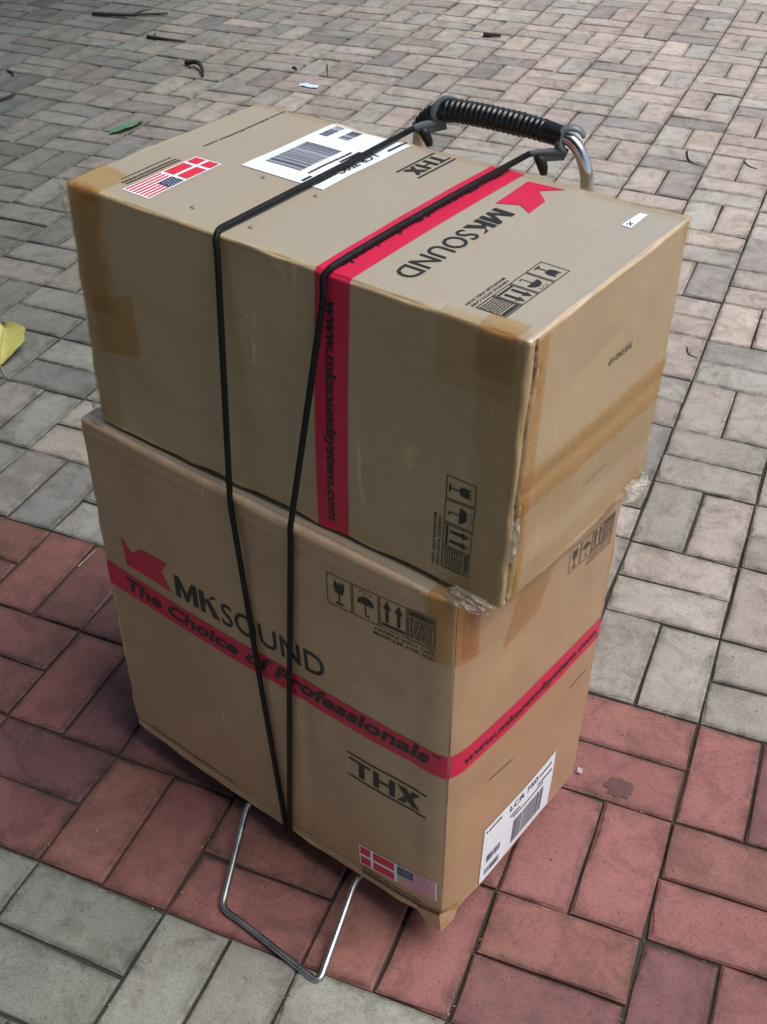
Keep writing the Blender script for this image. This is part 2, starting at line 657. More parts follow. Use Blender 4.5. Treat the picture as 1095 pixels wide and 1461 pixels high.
at.data.foreach_set('color', [x for t4 in T for x in t4])
ea = me.attributes.new('edge', 'FLOAT', 'POINT')
ea.data.foreach_set('value', E)
me.update()
field = link('paver_field', me, MAT_PAVER_FAR, pav)
field['kind'] = 'stuff'


# ------------------------------------------------------------------ unseen trees added to shade the left side and the box fronts
MAT_ADDED_BARK = plain('added_tree_bark', (0.075, 0.058, 0.045), 0.9, spec=0.2, grain=22)
def make_added_foliage():
    m, t, b, out = new_mat('added_tree_foliage')
    geo = N(t, 'ShaderNodeNewGeometry')
    n = noise_tex(t, geo.outputs['Position'], 3, 4)
    c = mixc(t, n, (0.040, 0.070, 0.022), (0.085, 0.110, 0.035))
    t.links.new(c, b.inputs['Base Color'])
    b.inputs['Roughness'].default_value = 0.5
    tl_ = N(t, 'ShaderNodeBsdfTranslucent')
    tl_.inputs[0].default_value = (0.13, 0.15, 0.03, 1)
    mx = N(t, 'ShaderNodeMixShader')
    mx.inputs[0].default_value = 0.35
    t.links.new(b.outputs[0], mx.inputs[1])
    t.links.new(tl_.outputs[0], mx.inputs[2])
    t.links.new(mx.outputs[0], out.inputs[0])
    return m


MAT_FOLIAGE = make_added_foliage()


def tree(x, y, h, R, seed, label):
    r = random.Random(seed)
    rt = empty('tree', (x, y, -0.052))
    tag(rt, label, 'tree', 'unseen trees added for shade')
    base = Vector((x, y, -0.06))
    top = Vector((x+r.uniform(-0.3, 0.3), y+r.uniform(-0.3, 0.3), h*0.55))
    tp = smooth_path([base, base.lerp(top, 0.35)+Vector((0.05, -0.04, 0)), base.lerp(top, 0.7)+Vector((-0.04, 0.05, 0)), top], 6)
    parts = [sweep(tp, [0.17-0.09*k/(len(tp)-1) for k in range(len(tp))], 12)]
    ends = []
    for k in range(11):
        a = 2*math.pi*k/11+r.uniform(-0.3, 0.3)
        el = r.uniform(0.15, 1.1)
        L = R*r.uniform(0.6, 0.95)
        s0 = base.lerp(top, r.uniform(0.6, 1.0))
        e = s0+Vector((math.cos(a)*math.cos(el), math.sin(a)*math.cos(el), math.sin(el)))*L
        m = s0.lerp(e, 0.5)+Vector((0, 0, 0.12*L))
        pl = smooth_path([s0, m, e], 6)
        parts.append(sweep(pl, [0.055*(1-0.8*q/(len(pl)-1)) for q in range(len(pl))], 7))
        ends += [e, m]
    keep(link('added_trunk', mesh('added_trunk', *join(*parts)), MAT_ADDED_BARK, None, True), rt)
    V, F = [], []
    cc = Vector((x, y, h*0.62))
    clumps = []
    for k in range(120):
        d = Vector((r.gauss(0, 1), r.gauss(0, 1), r.gauss(0, 1))).normalized()*R*r.uniform(0.35, 1.0)
        d.z *= 0.72
        clumps.append((cc+d, R*r.uniform(0.16, 0.30)))
    clumps += [(e, R*0.26) for e in ends]
    for c, q in clumps:
        for _ in range(115):
            p = c+Vector((r.gauss(0, 1), r.gauss(0, 1), r.gauss(0, 0.8)))*q*0.55
            if p.z < 1.7:
                continue
            u = Vector((r.gauss(0, 1), r.gauss(0, 1), r.gauss(0, 0.6))).normalized()
            v = u.cross(Vector((r.gauss(0, 1), r.gauss(0, 1), r.gauss(0, 1)))).normalized()
            sz = r.uniform(0.045, 0.085)
            o = len(V)
            V += [p-u*sz, p+v*sz*0.5-u*sz*0.1, p+u*sz*1.1, p-v*sz*0.5-u*sz*0.1]
            F.append((o, o+1, o+2, o+3))
    keep(link('crown', mesh('crown', V, F), MAT_FOLIAGE), rt)


tree(-4.30, 1.30, 5.6, 2.60, 11, 'unseen leafy tree added for shade left of the boxes beyond the paving')
tree(-4.40, 4.40, 6.6, 3.00, 23, 'taller unseen leafy tree added for shade beyond the far left corner of the paving')
tree(-2.75, -3.05, 5.4, 2.75, 37, 'unseen leafy tree added for shade left in front of the boxes, beyond the near edge of the paving')
tree(0.30, -4.20, 5.6, 2.90, 51, 'unseen leafy tree added for shade straight in front of the boxes behind the viewer')

# ------------------------------------------------------------------ cartons
class Carton:
    """a worn carton: eight measured corners, rounded edges, bulging panels.
    a = metres from the left edge, b = metres from the front, c = metres up"""

    def __init__(self, K, r, seed, sag=0.0, bulge=0.003, groove=None):
        self.K = {k: Vector(v) for k, v in K.items()}
        d = lambda p, q: (self.K[p]-self.K[q]).length
        self.A = (d('000', '100')+d('001', '101'))/2
        self.B = (d('000', '010')+d('001', '011'))/2
        self.C = (d('000', '001')+d('100', '101'))/2
        self.r, self.seed, self.sag, self.bulge, self.groove = r, seed, sag, bulge, groove

    def point(self, a, b, c, off=0.0):
        A, B, C, r = self.A, self.B, self.C, self.r
        p = Vector((a, b, c))
        core = Vector((min(max(a, r), A-r), min(max(b, r), B-r), min(max(c, r), C-r)))
        d = p-core
        n = d.normalized() if d.length > 1e-9 else Vector((0, -1, 0))
        s, t, w_ = a/A, b/B, c/C
        bl = 1.0
        for q, m in ((s, abs(n.x)), (t, abs(n.y)), (w_, abs(n.z))):
            bl *= (math.sin(math.pi*min(max(q, 0), 1))**0.8)*(1-m)+m
        nz = noise.noise(Vector((a*5+self.seed, b*5, c*5)))*0.0016 + noise.noise(Vector((a*17, b*17+self.seed, c*17)))*0.0006
        edge = 1-max(abs(n.x), abs(n.y), abs(n.z))
        nz += edge*noise.noise(Vector((a*28+3, b*28, c*28+self.seed)))*0.010
        disp = self.bulge*bl+nz
        if self.groove:
            disp += self.groove(a, b, c, n)
        P = core+n*(r+disp+off)
        if disp < -0.012:
            P.y += (-0.012-disp)*2.6        # the gap runs in behind the side flap
        s, t, w_ = 1-P.x/A, P.y/B, P.z/C
        Q = Vector((0, 0, 0))
        for k, v in self.K.items():
            Q += v*((s if k[0] == '1' else 1-s)*(t if k[1] == '1' else 1-t)*(w_ if k[2] == '1' else 1-w_))
        Q.z -= self.sag*4*s*(1-s)*max(0, 1-w_*2.2)
        return Q

    def face(self, f, x, y, off=0.0):
        A, B, C = self.A, self.B, self.C
        if f == 'front':
            if y > C: return self.point(x, y-C, C, off)
            if x > A: return self.point(A, x-A, y, off)
            if x < 0: return self.point(0, -x, y, off)
            if y < 0: return self.point(x, -y, 0, off)
            return self.point(x, 0, y, off)
        if f == 'right':
            if y > C: return self.point(A-(y-C), x, C, off)
            if x > B: return self.point(A-(x-B), B, y, off)
            if x < 0: return self.point(A+x, 0, y, off)
            if y < 0: return self.point(A+y, x, 0, off)
            return self.point(A, x, y, off)
        if f == 'left':                        # x = distance from the front, seen from the left
            if x < 0: return self.point(-x, 0, y, off)
            return self.point(0, x, y, off)
        if y > B: return self.point(x, B, C-(y-B), off)
        if x > A: return self.point(A, y, C-(x-A), off)
        if x < 0: return self.point(0, y, C+x, off)
        if y < 0: return self.point(x, 0, C+y, off)
        return self.point(x, y, C, off)

    def ticks(self, L):
        e = [0, .0012, .0024, .0036, .0045, .0053, .0061, .0069, .0077, .0085, .0093, .0101, .0109, .0117, .0125, .0135, .0150, .0170, .020, .025, .030]
        n = max(2, int((L-0.06)/0.0062))
        mid = [0.030+(L-0.06)*k/n for k in range(1, n)]
        return e+mid+[L-x for x in reversed(e)]

    def build(self, name, mat, parent):
        A, B, C = self.A, self.B, self.C
        ta, tb, tc = self.ticks(A), self.ticks(B), self.ticks(C)
        V, F, WR, idx = [], [], [], {}
        r = self.r

        def vid(a, b, c):
            k = (round(a, 6), round(b, 6), round(c, 6))
            if k not in idx:
                idx[k] = len(V)
                V.append(self.point(a, b, c))
                d = Vector((a-min(max(a, r), A-r), b-min(max(b, r), B-r), c-min(max(c, r), C-r))).normalized()
                WR.append(min(1.0, 2.6*(1-max(abs(d.x), abs(d.y), abs(d.z)))))
            return idx[k]

        def grid(U, W, fn, flip):
            for i in range(len(U)-1):
                for j in range(len(W)-1):
                    q = [vid(*fn(U[i], W[j])), vid(*fn(U[i+1], W[j])), vid(*fn(U[i+1], W[j+1])), vid(*fn(U[i], W[j+1]))]
                    F.append(tuple(q[::-1] if flip else q))
        grid(ta, tc, lambda u, v: (u, 0, v), False)
        grid(ta, tc, lambda u, v: (u, B, v), True)
        grid(tb, tc, lambda u, v: (A, u, v), False)
        grid(tb, tc, lambda u, v: (0, u, v), True)
        grid(ta, tb, lambda u, v: (u, v, C), False)
        grid(ta, tb, lambda u, v: (u, v, 0), True)
        me = mesh(name, V, F)
        wa = me.attributes.new('wear', 'FLOAT', 'POINT')
        wa.data.foreach_set('value', WR)
        o = link(name, me, mat, None, True)
        keep(o, parent)
        return o


def poly_part(name, box, f, polys, off, mat, parent, sub=0.009):
    """flat printed or stuck-on piece: list of polygons in face coordinates"""
    V, F = [], []
    small = []
    for P in polys:
        if len(P) == 4:
            q = [Vector(p) for p in P]
            nx = max(1, int(max((q[1]-q[0]).length, (q[2]-q[3]).length)/sub+0.5))
            ny = max(1, int(max((q[3]-q[0]).length, (q[2]-q[1]).length)/sub+0.5))
            g = [[q[0]*(1-i/nx)*(1-j/ny)+q[1]*(i/nx)*(1-j/ny)+q[2]*(i/nx)*(j/ny)+q[3]*(1-i/nx)*(j/ny) for j in range(ny+1)] for i in range(nx+1)]
            small += [[g[i][j], g[i+1][j], g[i+1][j+1], g[i][j+1]] for i in range(nx) for j in range(ny)]
        else:
            small.append(P)
    for P in small:
        o = len(V)
        V += [box.face(f, x, y, off) for x, y in P]
        F.append(tuple(range(o, o+len(P))))
    me = mesh(name, V, F)
    ob = link(name, me, mat, None, False)
    keep(ob, root_of(parent))
    if parent is not root_of(parent):
        ob.parent = parent
        ob.matrix_parent_inverse = Matrix.Identity(4)
    return ob


def root_of(o):
    while o.parent is not None:
        o = o.parent
    return o


def sheet(name, box, f, quad, off, mat, parent, nx=None, ny=None, ragged=0.0, wr=0.0, seed=0):
    """a strip or patch following the carton; quad = four face-coordinate corners (x0y0, x1y0, x1y1, x0y1)"""
    q = [Vector((x, y)) for x, y in quad]
    lx = max((q[1]-q[0]).length, (q[2]-q[3]).length)
    ly = max((q[3]-q[0]).length, (q[2]-q[1]).length)
    nx = nx or max(2, int(lx/0.0045))
    ny = ny or max(2, int(ly/0.0045))
    V, F = [], []
    for i in range(nx+1):
        for j in range(ny+1):
            u, v = i/nx, j/ny
            p = q[0]*(1-u)*(1-v)+q[1]*u*(1-v)+q[2]*u*v+q[3]*(1-u)*v
            if ragged:
                p += Vector((noise.noise(Vector((p.y*120, seed, p.x*30))), noise.noise(Vector((p.x*120, seed+5, p.y*30)))))*ragged*(1 if (i in (0, nx) or j in (0, ny)) else 0)
            o2 = off
            if wr:
                o2 += 0.5*wr*max(0, noise.noise(Vector((p.x*70+seed, p.y*70, seed)))+0.15)
            V.append(box.face(f, p.x, p.y, o2))
    for i in range(nx):
        for j in range(ny):
            a = i*(ny+1)+j
            F.append((a, a+ny+1, a+ny+2, a+1))
    me = mesh(name, V, F)
    ob = link(name, me, mat, None, True)
    keep(ob, root_of(parent))
    if parent is not root_of(parent):
        ob.parent = parent
        ob.matrix_parent_inverse = Matrix.Identity(4)
    return ob


_text = {}


def text_shape(s, bold):
    key = (s, bold)
    if key in _text:
        return _text[key]
    cu = bpy.data.curves.new('t', 'FONT')
    cu.body = s
    cu.size = 1.0
    cu.offset = bold
    cu.resolution_u = 3
    o = bpy.data.objects.new('t', cu)
    COL.objects.link(o)
    dg = bpy.context.evaluated_depsgraph_get()
    me = bpy.data.meshes.new_from_object(o.evaluated_get(dg))
    V = [(v.co.x, v.co.y) for v in me.vertices]
    F = [tuple(p.vertices) for p in me.polygons]
    bpy.data.objects.remove(o)
    bpy.data.curves.remove(cu)
    bpy.data.meshes.remove(me)
    _text[key] = (V, F)
    return V, F


class Frame:
    """reading frame on a carton face: x along the lettering, y up the letters"""

    def __init__(self, box, f, o, dx, dy):
        self.box, self.f, self.o, self.dx, self.dy = box, f, Vector(o), Vector(dx), Vector(dy)

    def at(self, x, y):
        p = self.o+self.dx*x+self.dy*y
        return (p.x, p.y)

    def poly(self, P):
        return [self.at(x, y) for x, y in P]


def lettering(name, fr, s, x, y, wd, ht, mat, parent, off=0.0007, bold=0.0, shear=0.0):
    V, F = text_shape(s, bold)
    x0, x1 = min(v[0] for v in V), max(v[0] for v in V)
    ref, _ = text_shape('H', bold)
    h0, h1 = min(v[1] for v in ref), max(v[1] for v in ref)
    sy = ht/(h1-h0)
    sx = wd/(x1-x0)
    W = []
    for u, v in V:
        yy = (v-h0)*sy
        W.append(fr.box.face(fr.f, *fr.at(x+(u-x0)*sx+shear*yy, y+yy), off))
    me = mesh(name, W, F)
    ob = link(name, me, mat)
    keep(ob, root_of(parent))
    if parent is not root_of(parent):
        ob.parent = parent
        ob.matrix_parent_inverse = Matrix.Identity(4)
    return ob


def mk_letters(fr, x, y, wd, ht, parent):
    mw, kx = wd*0.52, wd*0.57
    st = wd*0.115
    P = [R4(0, 0, st, 1), R4(mw-st, 0, mw, 1)]
    m = mw/2
    P += [[(st, 1.0), (st, 0.62), (m-st*0.28, 0.0), (m, 0.0), (m, 0.36)], [(mw-st, 1.0), (m, 0.36), (m, 0.0), (m+st*0.28, 0.0), (mw-st, 0.62)]]
    P += [R4(kx, 0, kx+st, 1), [(kx+st, 0.40), (wd-st*1.30, 1.0), (wd-st*0.05, 1.0), (kx+st, 0.66)],
          [(kx+st*1.25, 0.60), (kx+st*2.0, 0.74), (wd+st*0.1, 0.0), (wd-st*1.25, 0.0)]]
    P = [fr.poly([(x+u, y+v*ht) for u, v in p]) for p in P]
    return poly_part('printed_lettering', fr.box, fr.f, P, 0.0006, MAT_BLACK, parent)


def R4(x0, y0, x1, y1):
    return [(x0, y0), (x1, y0), (x1, y1), (x0, y1)]


def outline(x0, y0, x1, y1, t):
    return [R4(x0, y0, x1, y0+t), R4(x0, y1-t, x1, y1), R4(x0, y0+t, x0+t, y1-t), R4(x1-t, y0+t, x1, y1-t)]


def circle(cx, cy, r, n=14, a0=0.0, a1=2*math.pi):
    return [(cx+r*math.cos(a0+(a1-a0)*k/n), cy+r*math.sin(a0+(a1-a0)*k/n)) for k in range(n+(1 if a1-a0 < 6 else 0))]


def tiny_rows(x0, x1, ys, h, seed):
    """lettering too small to read in the photograph: rows of word-like strokes"""
    r = random.Random(seed)
    P = []
    for y in ys:
        x = x0
        while x < x1-0.001:
            wl = min(r.uniform(0.0018, 0.0055), x1-x)
            P.append(R4(x, y, x+wl, y+h))
            x += wl+0.0011
    return P


def handling_symbols(fr, L, H, parent, mat, caption=True, seed=1):
    """glass, umbrella, two arrows and a text panel in a row of four cells"""
    t = 0.0009
    cw = L/4
    P = []
    for k in range(4):
        P += outline(k*cw+0.0006, 0, (k+1)*cw-0.0006, H, t if k < 3 else t*1.3)
    # glass
    cx = cw*0.5
    gl = [(cx-0.18*cw, H*0.88), (cx-0.20*cw, H*0.62), (cx-0.14*cw, H*0.46), (cx+0.14*cw, H*0.46), (cx+0.20*cw, H*0.62), (cx+0.18*cw, H*0.88), (cx+0.06*cw, H*0.74), (cx, H*0.86), (cx-0.05*cw, H*0.72)]
    P += [gl, R4(cx-0.025*cw, H*0.16, cx+0.025*cw, H*0.46), R4(cx-0.15*cw, H*0.10, cx+0.15*cw, H*0.16)]
    # umbrella
    cx = cw*1.5
    P.append(circle(cx, H*0.50, cw*0.31, 12, 0, math.pi))
    P += [R4(cx-0.02*cw, H*0.18, cx+0.02*cw, H*0.50), R4(cx-0.02*cw, H*0.12, cx+0.13*cw, H*0.17)]
    for dx in (-0.22, -0.02, 0.18, -0.12, 0.1):
        P.append(R4(cx+dx*cw, H*(0.84 if dx in (-0.22, -0.02, 0.18) else 0.90), cx+(dx+0.035)*cw, H*(0.90 if dx in (-0.22, -0.02, 0.18) else 0.95)))
    # arrows
    for cx in (cw*2.29, cw*2.71):
        P += [R4(cx-0.055*cw, H*0.24, cx+0.055*cw, H*0.70), [(cx-0.15*cw, H*0.66), (cx+0.15*cw, H*0.66), (cx, H*0.93)]]
    P.append(R4(cw*2.08, H*0.10, cw*2.92, H*0.18))
    # text panel
    P.append(R4(cw*3.08, H*0.80, cw*3.92, H*0.93))
    P += tiny_rows(cw*3.09, cw*3.91, [H*(0.10+0.085*i) for i in range(8)], H*0.045, seed)
    o = poly_part('handling_symbols', fr.box, fr.f, [fr.poly(p) for p in P], 0.0006, mat, parent)
    o['label'] = 'black printed handling symbols, glass, umbrella and arrows'
    h = H*0.105
    lettering('printed_lettering', fr, 'HANDLE WITH CARE', L*0.46, -h*1.7, L*0.54, h, mat, parent, 0.0006, 0.012)
    lettering('printed_lettering', fr, 'MANIPULER AVEC SOIN', L*0.44, -h*3.3, L*0.56, h, mat, parent, 0.0006, 0.012)
    return o


def thx(fr, x, y, L, H, parent, mat):
    """T, H, X between two rules"""
    th = 0.0030
    P = [R4(x, y+H-th*0.8, x+L, y+H), R4(x, y, x+L, y+th*0.8)]
    h0, h1 = y+H*0.16, y+H*0.80
    st = L*0.074
    # T hangs from the upper rule
    P += [R4(x+L*0.02, y+H*0.72, x+L*0.30, y+H*0.80), R4(x+L*0.15, h0, x+L*0.15+st, y+H*0.72)]
    hx = x+L*0.34
    P += [R4(hx, h0, hx+st, h1), R4(hx+L*0.20, h0, hx+L*0.20+st, h1), R4(hx+st, y+H*0.44, hx+L*0.20, y+H*0.53)]
    xa, xb = x+L*0.64, x+L*0.92
    P.append([(xa, h1), (xa+st*1.4, h1), (xb, h0), (xb-st*1.4, h0)])
    m = (xa+xb)/2
    P.append([(xb-st*1.3, h1), (xb, h1), (m+st*0.55, (h0+h1)/2+0.0005), (m-st*0.1, (h0+h1)/2+0.0016)])
    P.append([(xa, h0), (xa+st*1.3, h0), (m+st*0.1, (h0+h1)/2-0.0016), (m-st*0.55, (h0+h1)/2-0.0005)])
    o = poly_part('printed_lettering', fr.box, fr.f, [fr.poly(p) for p in P], 0.0006, mat, parent)
    o['label'] = 'THX logo between two black rules'
    return o


def flags(fr, x, y, L, H, parent):
    s = poly_part('flag_sticker', fr.box, fr.f, [fr.poly(R4(x, y, x+L, y+H))], 0.0006, MAT_LABEL, parent)
    s['label'] = 'sticker with the Danish flag beside the flag of the United States'
    m = H*0.05
    lh = L*0.47
    X0, X1, Y0, Y1 = x+m, x+lh, y+m, y+H-m
    cxw = H*0.12
    vx = X0+(X1-X0)*0.30
    my = (Y0+Y1)/2
    P = [R4(X0, my+cxw/2, vx, Y1), R4(vx+cxw, my+cxw/2, X1, Y1), R4(X0, Y0, vx, my-cxw/2), R4(vx+cxw, Y0, X1, my-cxw/2)]
    U0, U1 = x+L*0.51, x+L-m
    sh = (Y1-Y0)/13
    for k in range(0, 13, 2):
        ux = U0
        yb = Y0+k*sh
        if k >= 6:
            ux = U0+(U1-U0)*0.42
        P.append(R4(ux, yb, U1, yb+sh))
    poly_part('flag_red', fr.box, fr.f, [fr.poly(p) for p in P], 0.0009, MAT_FLAGRED, s)
    cx1, cy0 = U0+(U1-U0)*0.42, Y0+6*sh
    poly_part('flag_canton', fr.box, fr.f, [fr.poly(R4(U0, cy0, cx1, Y1))], 0.0009, MAT_NAVY, s)
    st = []
    for r in range(5):
        for c in range(6 - r % 2):
            px = U0+(cx1-U0)*(c+0.7+(r % 2)*0.5)/6.4
            py = cy0+(Y1-cy0)*(r+0.5)/5
            st.append(circle(px, py, H*0.022, 5))
    poly_part('flag_stars', fr.box, fr.f, [fr.poly(p) for p in st], 0.0012, MAT_LABEL, s)
    return s


def barcode(fr, x, y, L, H, parent, mat, seed, off=0.0012):
    r = random.Random(seed)
    P = []
    u = x
    while u < x+L-0.001:
        wd = r.choice((0.0006, 0.0006, 0.0012, 0.0018))
        P.append(R4(u, y, min(u+wd, x+L), y+H))
        u += wd+r.choice((0.0006, 0.0006, 0.0012))
    return poly_part('barcode', fr.box, fr.f, [fr.poly(p) for p in P], off, mat, parent)


def product_label(fr, L, H, parent, model, desc):
    s = sheet('shipping_label', fr.box, fr.f, fr.poly([(0, 0), (L, 0), (L, H), (0, H)]), 0.0008, MAT_LABEL, parent, 16, 12)
    s['label'] = desc
    lettering('printed_lettering', fr, model, L*0.34, H*0.83, L*0.40, H*0.095, MAT_BLACK, s, 0.0012, 0.02)
    poly_part('label_rule', fr.box, fr.f, [fr.poly(R4(L*0.36, H*0.70, L*0.97, H*0.735))], 0.0012, MAT_BLACK, s, 0.2)
    P = tiny_rows(L*0.03, L*0.05, [H*0.90], H*0.04, 3)
    P += tiny_rows(L*0.06, L*0.24, [H*0.90], H*0.035, 4)
    P += tiny_rows(L*0.76, L*0.95, [H*0.85], H*0.035, 5)
    P += tiny_rows(L*0.40, L*0.85, [H*0.64], H*0.03, 6)
    poly_part('label_small_text', fr.box, fr.f, [fr.poly(p) for p in P], 0.0012, MAT_BLACK, s)['kind'] = 'stuff'
    barcode(fr, L*0.42, H*0.12, L*0.44, H*0.44, s, MAT_GREYINK, 11)
    barcode(fr, L*0.07, H*0.30, L*0.18, H*0.13, s, MAT_GREYINK, 12)
    barcode(fr, L*0.06, H*0.08, L*0.20, H*0.11, s, MAT_GREYINK, 13)
    return s


KL = {'000': (-0.0371, -0.1183, 0.0625), '001': (-0.0447, -0.1126, 0.5987), '010': (0.0514, 0.1827, 0.0544), '011': (0.0518, 0.1908, 0.5881),
      '100': (-0.5706, 0.0239, 0.0502), '101': (-0.5786, 0.0326, 0.5882), '110': (-0.4847, 0.3307, 0.0465), '111': (-0.4886, 0.3391, 0.5823)}
KU = {'000': (-0.0054, -0.1063, 0.6041), '001': (-0.0021, -0.1042, 0.8944), '010': (0.0717, 0.1715, 0.5913), '011': (0.0708, 0.1824, 0.8968),
      '100': (-0.5458, 0.0311, 0.5948), '101': (-0.5435, 0.0371, 0.8855), '110': (-0.4700, 0.3150, 0.5890), '111': (-0.4716, 0.3223, 0.8878)}


DENT_L = [(0.30, 0.30, 0.045, 0.0022), (0.46, 0.40, 0.05, 0.0020), (0.12, 0.15, 0.07, 0.0025), (0.25, 0.47, 0.05, 0.0030), (0.49, 0.25, 0.03, 0.0020), (0.36, 0.12, 0.05, 0.0026), (0.07, 0.46, 0.04, 0.0028)]
DENT_LR = [(0.10, 0.42, 0.04, 0.0030), (0.20, 0.36, 0.06, 0.0026), (0.06, 0.20, 0.04, 0.0030), (0.26, 0.16, 0.05, 0.0022)]
DENT_U = [(0.16, 0.11, 0.05, 0.0020), (0.43, 0.16, 0.05, 0.0018), (0.52, 0.10, 0.025, 0.0022), (0.07, 0.05, 0.04, 0.0022)]
DENT_UR = [(0.10, 0.22, 0.05, 0.0026), (0.22, 0.18, 0.05, 0.0020), (0.17, 0.05, 0.05, 0.0032), (0.25, 0.03, 0.03, 0.0035), (0.07, 0.08, 0.03, 0.0030)]
DENT_UT = [(0.47, 0.20, 0.06, 0.0018), (0.20, 0.07, 0.05, 0.0014), (0.08, 0.20, 0.05, 0.0016)]


def dents(x, y, lst):
    return -sum(d*math.exp(-((x-u)**2+(y-v)**2)/(r*r)) for u, v, r, d in lst)


def groove_low(a, b, c, n):
    # crushed corner: a crease down the front right edge, dented flap line along the top of the front
    g = 0.0
    if n.y < -0.9:
        g += dents(a, c, DENT_L)
        g -= 0.0065*max(0.0, (a-0.524)/0.032)**2
        g -= 0.0014*math.exp(-((a-0.335-0.012*math.sin(c*7))/0.0075)**2)*(1 if c < 0.26 else max(0, 1-(c-0.26)*9))
        g -= 0.0008*math.exp(-((a-0.505-0.004*math.sin(c*19))/0.0075)**2)
    if n.x > 0.9:
        g += dents(b, c, DENT_LR)
        g -= 0.0065*max(0.0, (0.032-b)/0.032)**2
    if n.x > 0.2 and n.y < -0.2 and c > 0.01:
        g -= 0.0065
        k = math.atan2(n.x, -n.y)-math.pi/4-0.12*math.sin(c*9)
        g -= 0.0034*math.exp(-(k/0.16)**2)*min(1, (0.53-c)*8 if c > 0.41 else 1)
        g += 0.0016*math.exp(-((k+0.42)/0.2)**2)
    if n.y < -0.05:
        g += 0.010*(-n.y)*math.sin(math.pi*min(1, max(0, a/0.558)))*min(1, max(0, (c-0.15)/0.38))**1.5
    if n.x > 0.2 and n.y > -0.95 and c > 0.44:
        g += 0.0
    if b < 1e-6 and c > 0.45:
        g -= 0.0009*math.exp(-((c-0.509+0.003*math.sin(a*23))/0.004)**2)*(0.4+0.6*math.sin(a*9+1)**2)
        g += 0.0004*math.exp(-((c-0.520)/0.005)**2)
    if b < 1e-6 and c < 0.03:
        g -= 0.0016*math.exp(-((c-0.013)/0.0025)**2)
    return g


def groove_up(a, b, c, n):
    # the side flaps stop short of the front panel: an open slit down the right side's front edge
    g = 0.0
    if n.y < -0.9:
        g += dents(a, c, DENT_U)
    if n.x > 0.9:
        g += dents(b, c, DENT_UR)
        g -= 0.0016*math.exp(-((c-0.128-0.002*math.sin(b*21))/0.0065)**2)
        g -= 0.0010*math.exp(-((c-0.21-0.25*(b-0.1))/0.0065)**2)*math.exp(-((b-0.13)/0.05)**2)
    if n.z > 0.9:
        g += dents(a, b, DENT_UT)
    if n.x > 0.80 and b < 0.020:
        wv = 0.0090+0.0012*math.sin(c*31)+0.0007*math.sin(c*83)
        op = 0.5+0.5*math.sin(c*13+0.4)
        g -= 0.022*math.exp(-((b-wv)/(0.0019+0.0016*op))**6)
    return g


low = Carton(KL, 0.0050, 3.1, sag=0.011, bulge=0.004, groove=groove_low)
upp = Carton(KU, 0.0055, 8.4, sag=0.0, bulge=0.0025, groove=groove_up)

box_low = empty('cardboard_box', (-0.26, 0.107, 0.05))
tag(box_low, 'tall brown cardboard box underneath, on the cart, with a horizontal red band', 'cardboard box', 'cartons stacked on the cart')
box_up = empty('cardboard_box', (-0.235, 0.107, 0.595))
tag(box_up, 'brown taped cardboard box stacked on top, with a vertical red band', 'cardboard box', 'cartons stacked on the cart')

cl = low.build('carton', MAT_CARD2, box_low)
cu_ = upp.build('carton', MAT_CARD, box_up)

# ---- prints on the lower box
bnd = sheet('printed_band', low, 'front', [(0.0, 0.279), (low.A+low.B, 0.272), (low.A+low.B, 0.308), (0.0, 0.318)], 0.0004, MAT_RED, box_low, 620, 10)
bnd['label'] = 'red printed band running round the box'
ff = Frame(low, 'front', (0, 0), (1, 0), (0, 1))
lettering('printed_slogan', ff, 'The Choice of Professionals', 0.034, 0.2875, 0.490, 0.0225, MAT_BLACK, bnd, 0.0008, 0.033, 0.28)
lettering('printed_slogan', ff, 'TM', 0.530, 0.305, 0.010, 0.0045, MAT_BLACK, bnd, 0.0008, 0.02)
rf = Frame(low, 'right', (0, 0), (1, 0), (0, 1))
lettering('printed_slogan', rf, 'www.mksoundsystem.com', 0.022, 0.284, 0.282, 0.0125, MAT_BLACK, bnd, 0.0008, 0.034, 0.28)
LOGO = [(0.0433, 0.3761), (0.0601, 0.3593), (0.0901, 0.3803), (0.131, 0.3782), (0.1173, 0.3588), (0.131, 0.3356), (0.0938, 0.3362), (0.0463, 0.3311)]
LOGO = [(0.0433, 0.3790), (0.0601, 0.3590), (0.0830, 0.3770), (0.1300, 0.3780), (0.1160, 0.3590), (0.1310, 0.3330), (0.0938, 0.3345), (0.0463, 0.3330)]
poly_part('printed_logo', low, 'front', [[LOGO[0], LOGO[7], LOGO[6], LOGO[1]], [LOGO[1], LOGO[6], LOGO[2]], [LOGO[2], LOGO[6], LOGO[4], LOGO[3]], [LOGO[4], LOGO[6], LOGO[5]]], 0.0006, MAT_RED, box_low)
mk_letters(ff, 0.141, 0.3335, 0.076, 0.0345, box_low)
lettering('printed_lettering', ff, 'SOUND', 0.221, 0.3330, 0.160, 0.0345, MAT_BLACK, box_low, 0.0006, 0.006)
thx(ff, 0.410, 0.1915, 0.114, 0.041, box_low, MAT_BLACK)
handling_symbols(Frame(low, 'front', (0.392, 0.4615), (1, 0.02), (0, 1)), 0.137, 0.043, box_low, MAT_BLACK, seed=2)
flags(Frame(low, 'front', (0.424, 0.030), (1, 0.10), (-0.02, 1)), 0, 0, 0.118, 0.037, box_low)
poly_part('printed_small_text', low, 'front', [ff.poly(p) for p in tiny_rows(0.427, 0.520, [0.0225, 0.0165, 0.0105], 0.0028, 9)], 0.0006, MAT_SOFTBLACK, box_low)
lettering('printed_lettering', ff, 'www.mksoundsystem.com', 0.034, 0.022, 0.166, 0.0042, MAT_BLACK, box_low, 0.0006, 0.02)
